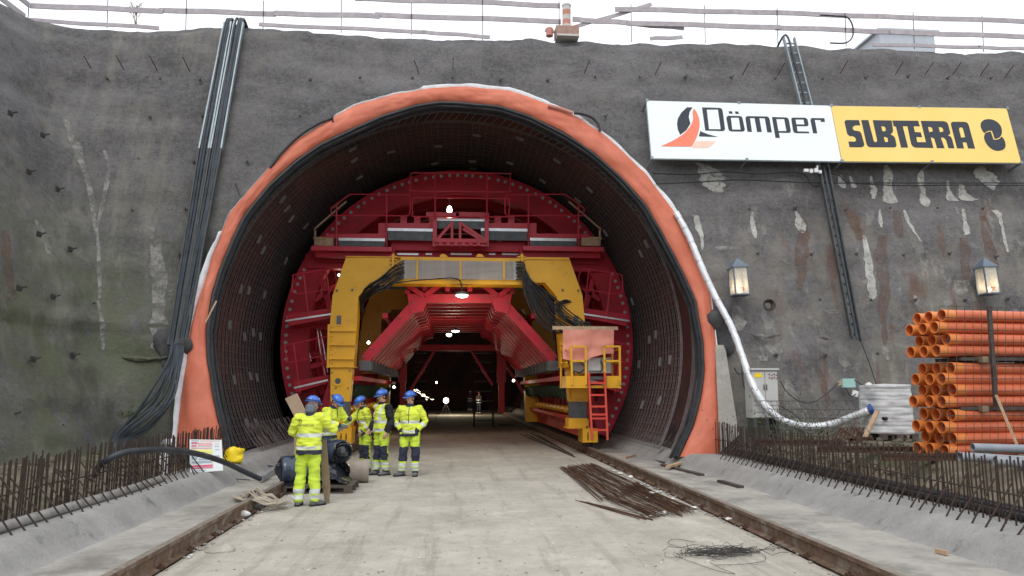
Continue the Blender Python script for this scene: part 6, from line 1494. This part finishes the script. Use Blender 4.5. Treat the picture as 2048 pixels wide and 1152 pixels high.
# ================================================================== steel on the roadway
barg = MB().tube([(0, 0, 0), (1, 0, 0)], .0055, 5).mesh('bar', 'rust')
barg2 = MB().tube([(0, 0, 0), (1, 0, 0)], .0055, 5).mesh('bar', 'rust2')
def bundle(s0, s1, e0, e1, n, lab, hgt):
    S0, S1, E0, E1 = (G(*p, .02) for p in (s0, s1, e0, e1)); t = thing('steel_bar_bundle', (S0 + E1) / 2, lab, 'steel bars', 'bundles of steel bars on the roadway')
    for i in range(n):
        u = random.random(); A = S0.lerp(S1, min(1, max(0, u + random.gauss(0, .05)))); B_ = E0.lerp(E1, min(1, max(0, u + random.gauss(0, .05))))
        d = B_ - A; A = A - d * random.uniform(-.04, .06); ln = d.length * random.uniform(.95, 1.06); z = hgt * random.random() * (1 - abs(u - .5)) + .006
        c = bpy.data.objects.new('bar', barg if random.random() < .7 else barg2); COL.objects.link(c); c.parent = t; c.location = V((A.x, A.y, z)) - t.location; c.location.z = z - t.location.z
        c.rotation_euler = (0, random.uniform(-.02, .01), atan2(d.y, d.x) + random.gauss(0, .014)); c.scale = (ln, random.choice((.7, .9, 1.1)), random.choice((.7, .9, 1.1)))
bundle((1120, 937), (1188, 928), (1205, 1000), (1300, 985), 100, 'bundle of rusty steel bars on the roadway, the far one', .06)
bundle((1205, 998), (1275, 968), (1300, 1036), (1384, 1024), 100, 'bundle of rusty steel bars on the roadway, the near one', .09)
bundle((1155, 1000), (1175, 1003), (1290, 1040), (1305, 1036), 9, 'a few loose steel bars lying left of the near bundle', .01)
# tangle of wire
b = MB(); rr_ = random.Random(11); c = G(1440, 1108, .01)
for k in range(60):
    a0_ = rr_.uniform(0, 6.3); cx_, cy_ = rr_.gauss(0, .20), rr_.gauss(0, .11); r1_, r2_ = rr_.uniform(.10, .32), rr_.uniform(.04, .14); n_s = rr_.randint(5, 12)
    b.tube([V((c.x + cx_ + r1_ * cos(a0_ + j * .5) * (1 + .1 * rr_.random()), c.y + cy_ + r2_ * sin(a0_ + j * .5), .012 + abs(rr_.gauss(0, .03)))) for j in range(n_s)], .0028, 4)
for pts in ([(1400, 1100), (1350, 1092), (1336, 1084), (1350, 1078), (1390, 1084)], [(1480, 1100), (1520, 1105), (1530, 1120), (1490, 1128), (1430, 1130)], [(1420, 1125), (1450, 1140), (1470, 1148), (1430, 1140), (1350, 1112)], [(1500, 1100), (1540, 1098), (1570, 1090)]): b.tube(smooth_path([G(*p, .015) for p in pts], 6), .0028, 4)
obj('wire_tangle', b, 'anch', label='tangle of thin black wire on the roadway, lower right', cat='wire')
# strips and mats
for i, (x0, y0, x1, y1) in enumerate(((1040, 868, 1150, 914), (1052, 868, 1138, 908), (1062, 866, 1146, 910), (1075, 870, 1128, 900))):
    b = MB(); A, B_ = G(x0, y0, .02), G(x1, y1, .02); b.bar(A, B_, .03, .012 + .004 * i); obj('dark_strip', b, 'dwood', label='dark flat strip lying beside the right rail, in front of the wheel', cat='strip', group='dark strips beside the right rail')
b = MB(); b.box(G(1012, 850, .02), (.8, 1.4, .03)); obj('dark_mat', b, 'dwood', label='dark flat plate on the tunnel floor, at the foot of the right rear leg', cat='plate')
for pts, r_, m_, lab, z in ((((1325, 930), (1404, 950)), .10, 'dwood', 'long dark board lying on the right concrete beside the kerb', .15), (((1440, 962), (1482, 974)), .11, 'dwood', 'short dark wooden block on the right concrete', .152), (((1335, 934), (1362, 926)), .09, 'wood', 'pale broken block of wood on the end of the dark board', .20), (((1248, 916), (1268, 911)), .10, 'card', 'small pale board on the right concrete near the wheel', .152), (((1288, 914), (1330, 926)), .07, 'dwood', 'dark strip on the right concrete, left of the dark board', .15), (((1872, 1101), (1895, 1107)), .03, 'wood', 'small stick of wood at the foot of the right kerb, far lower right', .155)):
    b = MB(); b.bar(G(*pts[0], z), G(*pts[1], z), r_, .045); b.jitter(.008, 8); obj('scrap_wood', b, m_, label=lab, cat='wood')
# rubble
b = MB(); rr_ = random.Random(9)
def chip(x, y, z, s):
    p = G(x, y, z); o_ = len(b.v); b.ell(p + V((0, 0, s * .2)), (s * rr_.uniform(.7, 1.3), s * rr_.uniform(.6, 1), s * .35), 7, 4)
    for q in b.v[o_:]: q += NZ.noise_vector(q * 30) * s * .35
for _ in range(60): t_ = rr_.random(); chip(1215 + 420 * t_ + rr_.gauss(0, 8), 935 + 150 * t_ + rr_.gauss(0, 12) , .005, rr_.uniform(.008, .03))
for (x, y, s) in ((1305, 990, .07), (1290, 998, .05), (1318, 985, .05), (1300, 978, .04), (1240, 948, .05), (1262, 955, .05), (1228, 942, .03), (1285, 970, .04), (1315, 1030, .05), (1328, 1028, .05), (1385, 1018, .05), (1302, 1034, .04), (1460, 1040, .045), (1345, 998, .03)): chip(x, y, .01, s * 1.3)
for _ in range(110): t_ = rr_.random(); chip(560 - 330 * t_ + rr_.gauss(18, 14), 1000 + 150 * t_ + rr_.gauss(0, 8), .003, rr_.uniform(.006, .028))
for _ in range(260): x, y = rr_.uniform(250, 1600), 960 + 190 * rr_.random() ** .7; chip(x, y, .002, rr_.choice((.004, .006, .008, .013)))
obj('white_rubble', b, 'fleck', label='scattered white chips and crumbs over the roadway', cat='rubble', kind='stuff', fix=False)
b = MB()
for _ in range(420):
    x, y = rr_.uniform(200, 1800), 880 + 270 * rr_.random(); p = G(x, y, 0)
    if abs(p.x) > 3.2: continue
    chip(x, y, .002, rr_.choice((.004, .007, .010, .016)))
for _ in range(200):
    y = rr_.uniform(3, 17); x = rr_.choice((-1, 1)) * rr_.uniform(3.18, 3.29); o_ = len(b.v); s = rr_.uniform(.008, .03); b.ell((x, y, s * .2), (s, s, s * .5), 6, 4)
obj('dark_gravel', b, 'stone', label='small grey stones scattered over the roadway and along the rails', cat='gravel', kind='stuff', fix=False)
b = MB()
for _ in range(700):
    s_ = rr_.choice((-1, 1)); x = rr_.uniform(5.5, 8.5) if s_ > 0 else -rr_.uniform(5.2, 7.6); y = rr_.uniform(4, 16.5); z = gz(x, y); s = rr_.uniform(.02, .09); o_ = len(b.v); b.ell((x, y, z + s * .2), (s, s * .8, s * .6), 7, 5)
    for q in b.v[o_:]: q += NZ.noise_vector(q * 14) * s * .4
obj('bank_stones', b, 'earth', label='clods and stones on the earth banks behind the bars', cat='stones', kind='stuff', fix=False)

# ================================================================== lime runs on the right part of the wall
M['lime'] = mat('lime_run', (.30, .295, .27), (.46, .455, .43), .85, scale=5, bump=.4, bscale=20, nr=.7)
M['lime2'] = mat('dull_lime', (.20, .195, .18), (.30, .29, .27), .88, scale=4, bump=.5, bscale=20, nr=.7)
M['rustrun'] = mat('rust_run', (.13, .085, .065), (.20, .13, .10), .9, scale=6, bump=.6, bscale=14, nr=.75)
def breakup(m, lo, hi, sc):
    nt = m.node_tree; N = nt.nodes; L = nt.links; n = N.new('ShaderNodeTexNoise'); n.inputs['Scale'].default_value = sc; n.inputs['Detail'].default_value = 10; n.inputs['Roughness'].default_value = .75
    g = N.new('ShaderNodeNewGeometry'); L.new(g.outputs['Position'], n.inputs['Vector']); r_ = N.new('ShaderNodeMapRange'); r_.inputs['From Min'].default_value = lo; r_.inputs['From Max'].default_value = hi; L.new(n.outputs['Fac'], r_.inputs['Value']); L.new(r_.outputs[0], N['Principled BSDF'].inputs['Alpha'])
breakup(M['lime'], .28, .50, 6); breakup(M['lime2'], .36, .60, 4); breakup(M['rustrun'], .36, .72, 3.5)
wv_ = [v.co.copy() + WL[wall.name] for v in wall.data.vertices]; bvw = BVHTree.FromPolygons(wv_, [list(p.vertices) for p in wall.data.polygons])
def onwall(x, y):
    d = ray(x, y).normalized(); h = bvw.ray_cast(CAM, d); return (h[0] - d * .014) if h[0] else WP(x, y, .1)
rs = random.Random(4)
def run(pts, m, name='lime_run'):
    """pts: (x, y, half width) down the run"""
    P_ = smooth_path([V(p) for p in pts], 5); b = MB(); ph = rs.random() * 50
    for i, p in enumerate(P_):
        e = NZ.noise(V((i * .45, ph, 0))); e2 = NZ.noise(V((i * .45, ph, 9))); hw = max(.6, p.z)
        l, r_ = p.x - hw * (1 + .7 * e), p.x + hw * (1 + .7 * e2)
        for k in range(4): b.v.append(onwall(l + (r_ - l) * k / 3, p.y + 1.5 * NZ.noise(V((i, k, ph)))))
    for i in range(len(P_) - 1):
        for k in range(3): b.f.append([i * 4 + k, i * 4 + k + 1, (i + 1) * 4 + k + 1, (i + 1) * 4 + k]); b.m.append(0)
    obj(name, b, m, wall, fix=False, smooth='all')
for pts in ([(1395, 325, 4), (1412, 335, 14), (1425, 355, 26), (1430, 372, 22), (1436, 385, 10)], [(1772, 330, 3), (1776, 345, 9), (1776, 380, 9), (1779, 400, 15), (1783, 407, 5)], [(1843, 340, 2), (1842, 355, 6), (1845, 380, 5), (1850, 405, 9), (1853, 414, 2)], [(1742, 352, 2), (1744, 368, 4), (1748, 385, 6), (1746, 398, 3)],
            [(1895, 362, 1.5), (1898, 385, 5), (1905, 400, 10), (1912, 402, 3)], [(1922, 368, 4), (1926, 385, 8), (1935, 398, 18), (1942, 402, 4)], [(1960, 332, 4), (1965, 345, 17), (1975, 358, 20), (1984, 374, 8), (1987, 380, 2)], [(1505, 424, 2), (1504, 440, 4), (1508, 460, 6), (1511, 476, 2)], [(1592, 422, 3), (1597, 440, 7), (1603, 458, 9), (1606, 466, 2)],
            [(1728, 470, 3), (1733, 500, 6), (1738, 530, 8), (1742, 565, 9), (1746, 590, 8), (1744, 600, 2)], [(1808, 420, 2), (1816, 442, 4), (1828, 462, 3), (1842, 483, 1.5)], [(1926, 418, 3), (1929, 440, 4), (1934, 465, 6), (1930, 470, 2)], [(1985, 420, 8), (1998, 428, 5), (2003, 450, 3), (2010, 480, 3), (2016, 504, 2)],
            [(1760, 418, 1.5), (1761, 440, 4), (1763, 455, 2)], [(1680, 350, 3), (1684, 370, 8), (1688, 376, 3)], [(1700, 352, 2), (1706, 372, 5), (1709, 376, 1)], [(1390, 430, 5), (1397, 455, 7), (1405, 480, 4), (1404, 500, 2)]):
    run(pts, 'lime')
for pts in ([(1472, 612, 12), (1476, 640, 14), (1480, 662, 6)], [(1545, 680, 22), (1550, 700, 14), (1555, 722, 5)], [(1682, 708, 5), (1688, 725, 10), (1696, 738, 9), (1690, 744, 3)], [(1665, 620, 18), (1668, 628, 10)], [(1450, 492, 20), (1456, 500, 14)], [(1525, 712, 10), (1528, 722, 6)], [(1560, 520, 10), (1566, 524, 4)], [(1575, 760, 6), (1580, 800, 14), (1590, 830, 18), (1600, 845, 8)], [(1765, 680, 3), (1770, 705, 7), (1776, 720, 3)], [(1830, 590, 3), (1834, 610, 8), (1838, 622, 2)], [(1500, 560, 2), (1930, 560, 3)][:0] or [(1918, 560, 14), (1922, 580, 12), (1920, 592, 4)],
            [(305, 455, 6), (312, 500, 13), (318, 560, 18), (316, 620, 16), (322, 680, 22), (318, 700, 10)], [(330, 380, 12), (345, 382, 6)], [(128, 235, 4), (150, 290, 9), (172, 350, 7), (186, 420, 5), (196, 500, 4), (200, 600, 3)], [(70, 440, 3), (88, 475, 6), (100, 510, 4)], [(196, 600, 2), (204, 650, 5), (206, 700, 3)], [(208, 300, 3), (218, 340, 4), (206, 400, 4), (196, 450, 3)]):
    run(pts, 'lime2')
for pts in ([(1610, 440, 6), (1606, 480, 12), (1604, 530, 10), (1600, 580, 6)], [(1700, 420, 8), (1712, 450, 12), (1722, 480, 7)], [(1765, 470, 8), (1762, 520, 12), (1768, 570, 9), (1766, 640, 9), (1770, 690, 5)], [(1792, 420, 6), (1796, 445, 9), (1800, 475, 6)], [(1928, 475, 8), (1930, 520, 10), (1932, 560, 7)], [(1965, 430, 8), (1975, 470, 11), (1985, 520, 10), (1990, 560, 5)], [(1635, 730, 5), (1645, 760, 8), (1655, 800, 6)], [(8, 460, 8), (16, 520, 10), (22, 600, 8)]):
    run(pts, 'rustrun', 'rust_run')
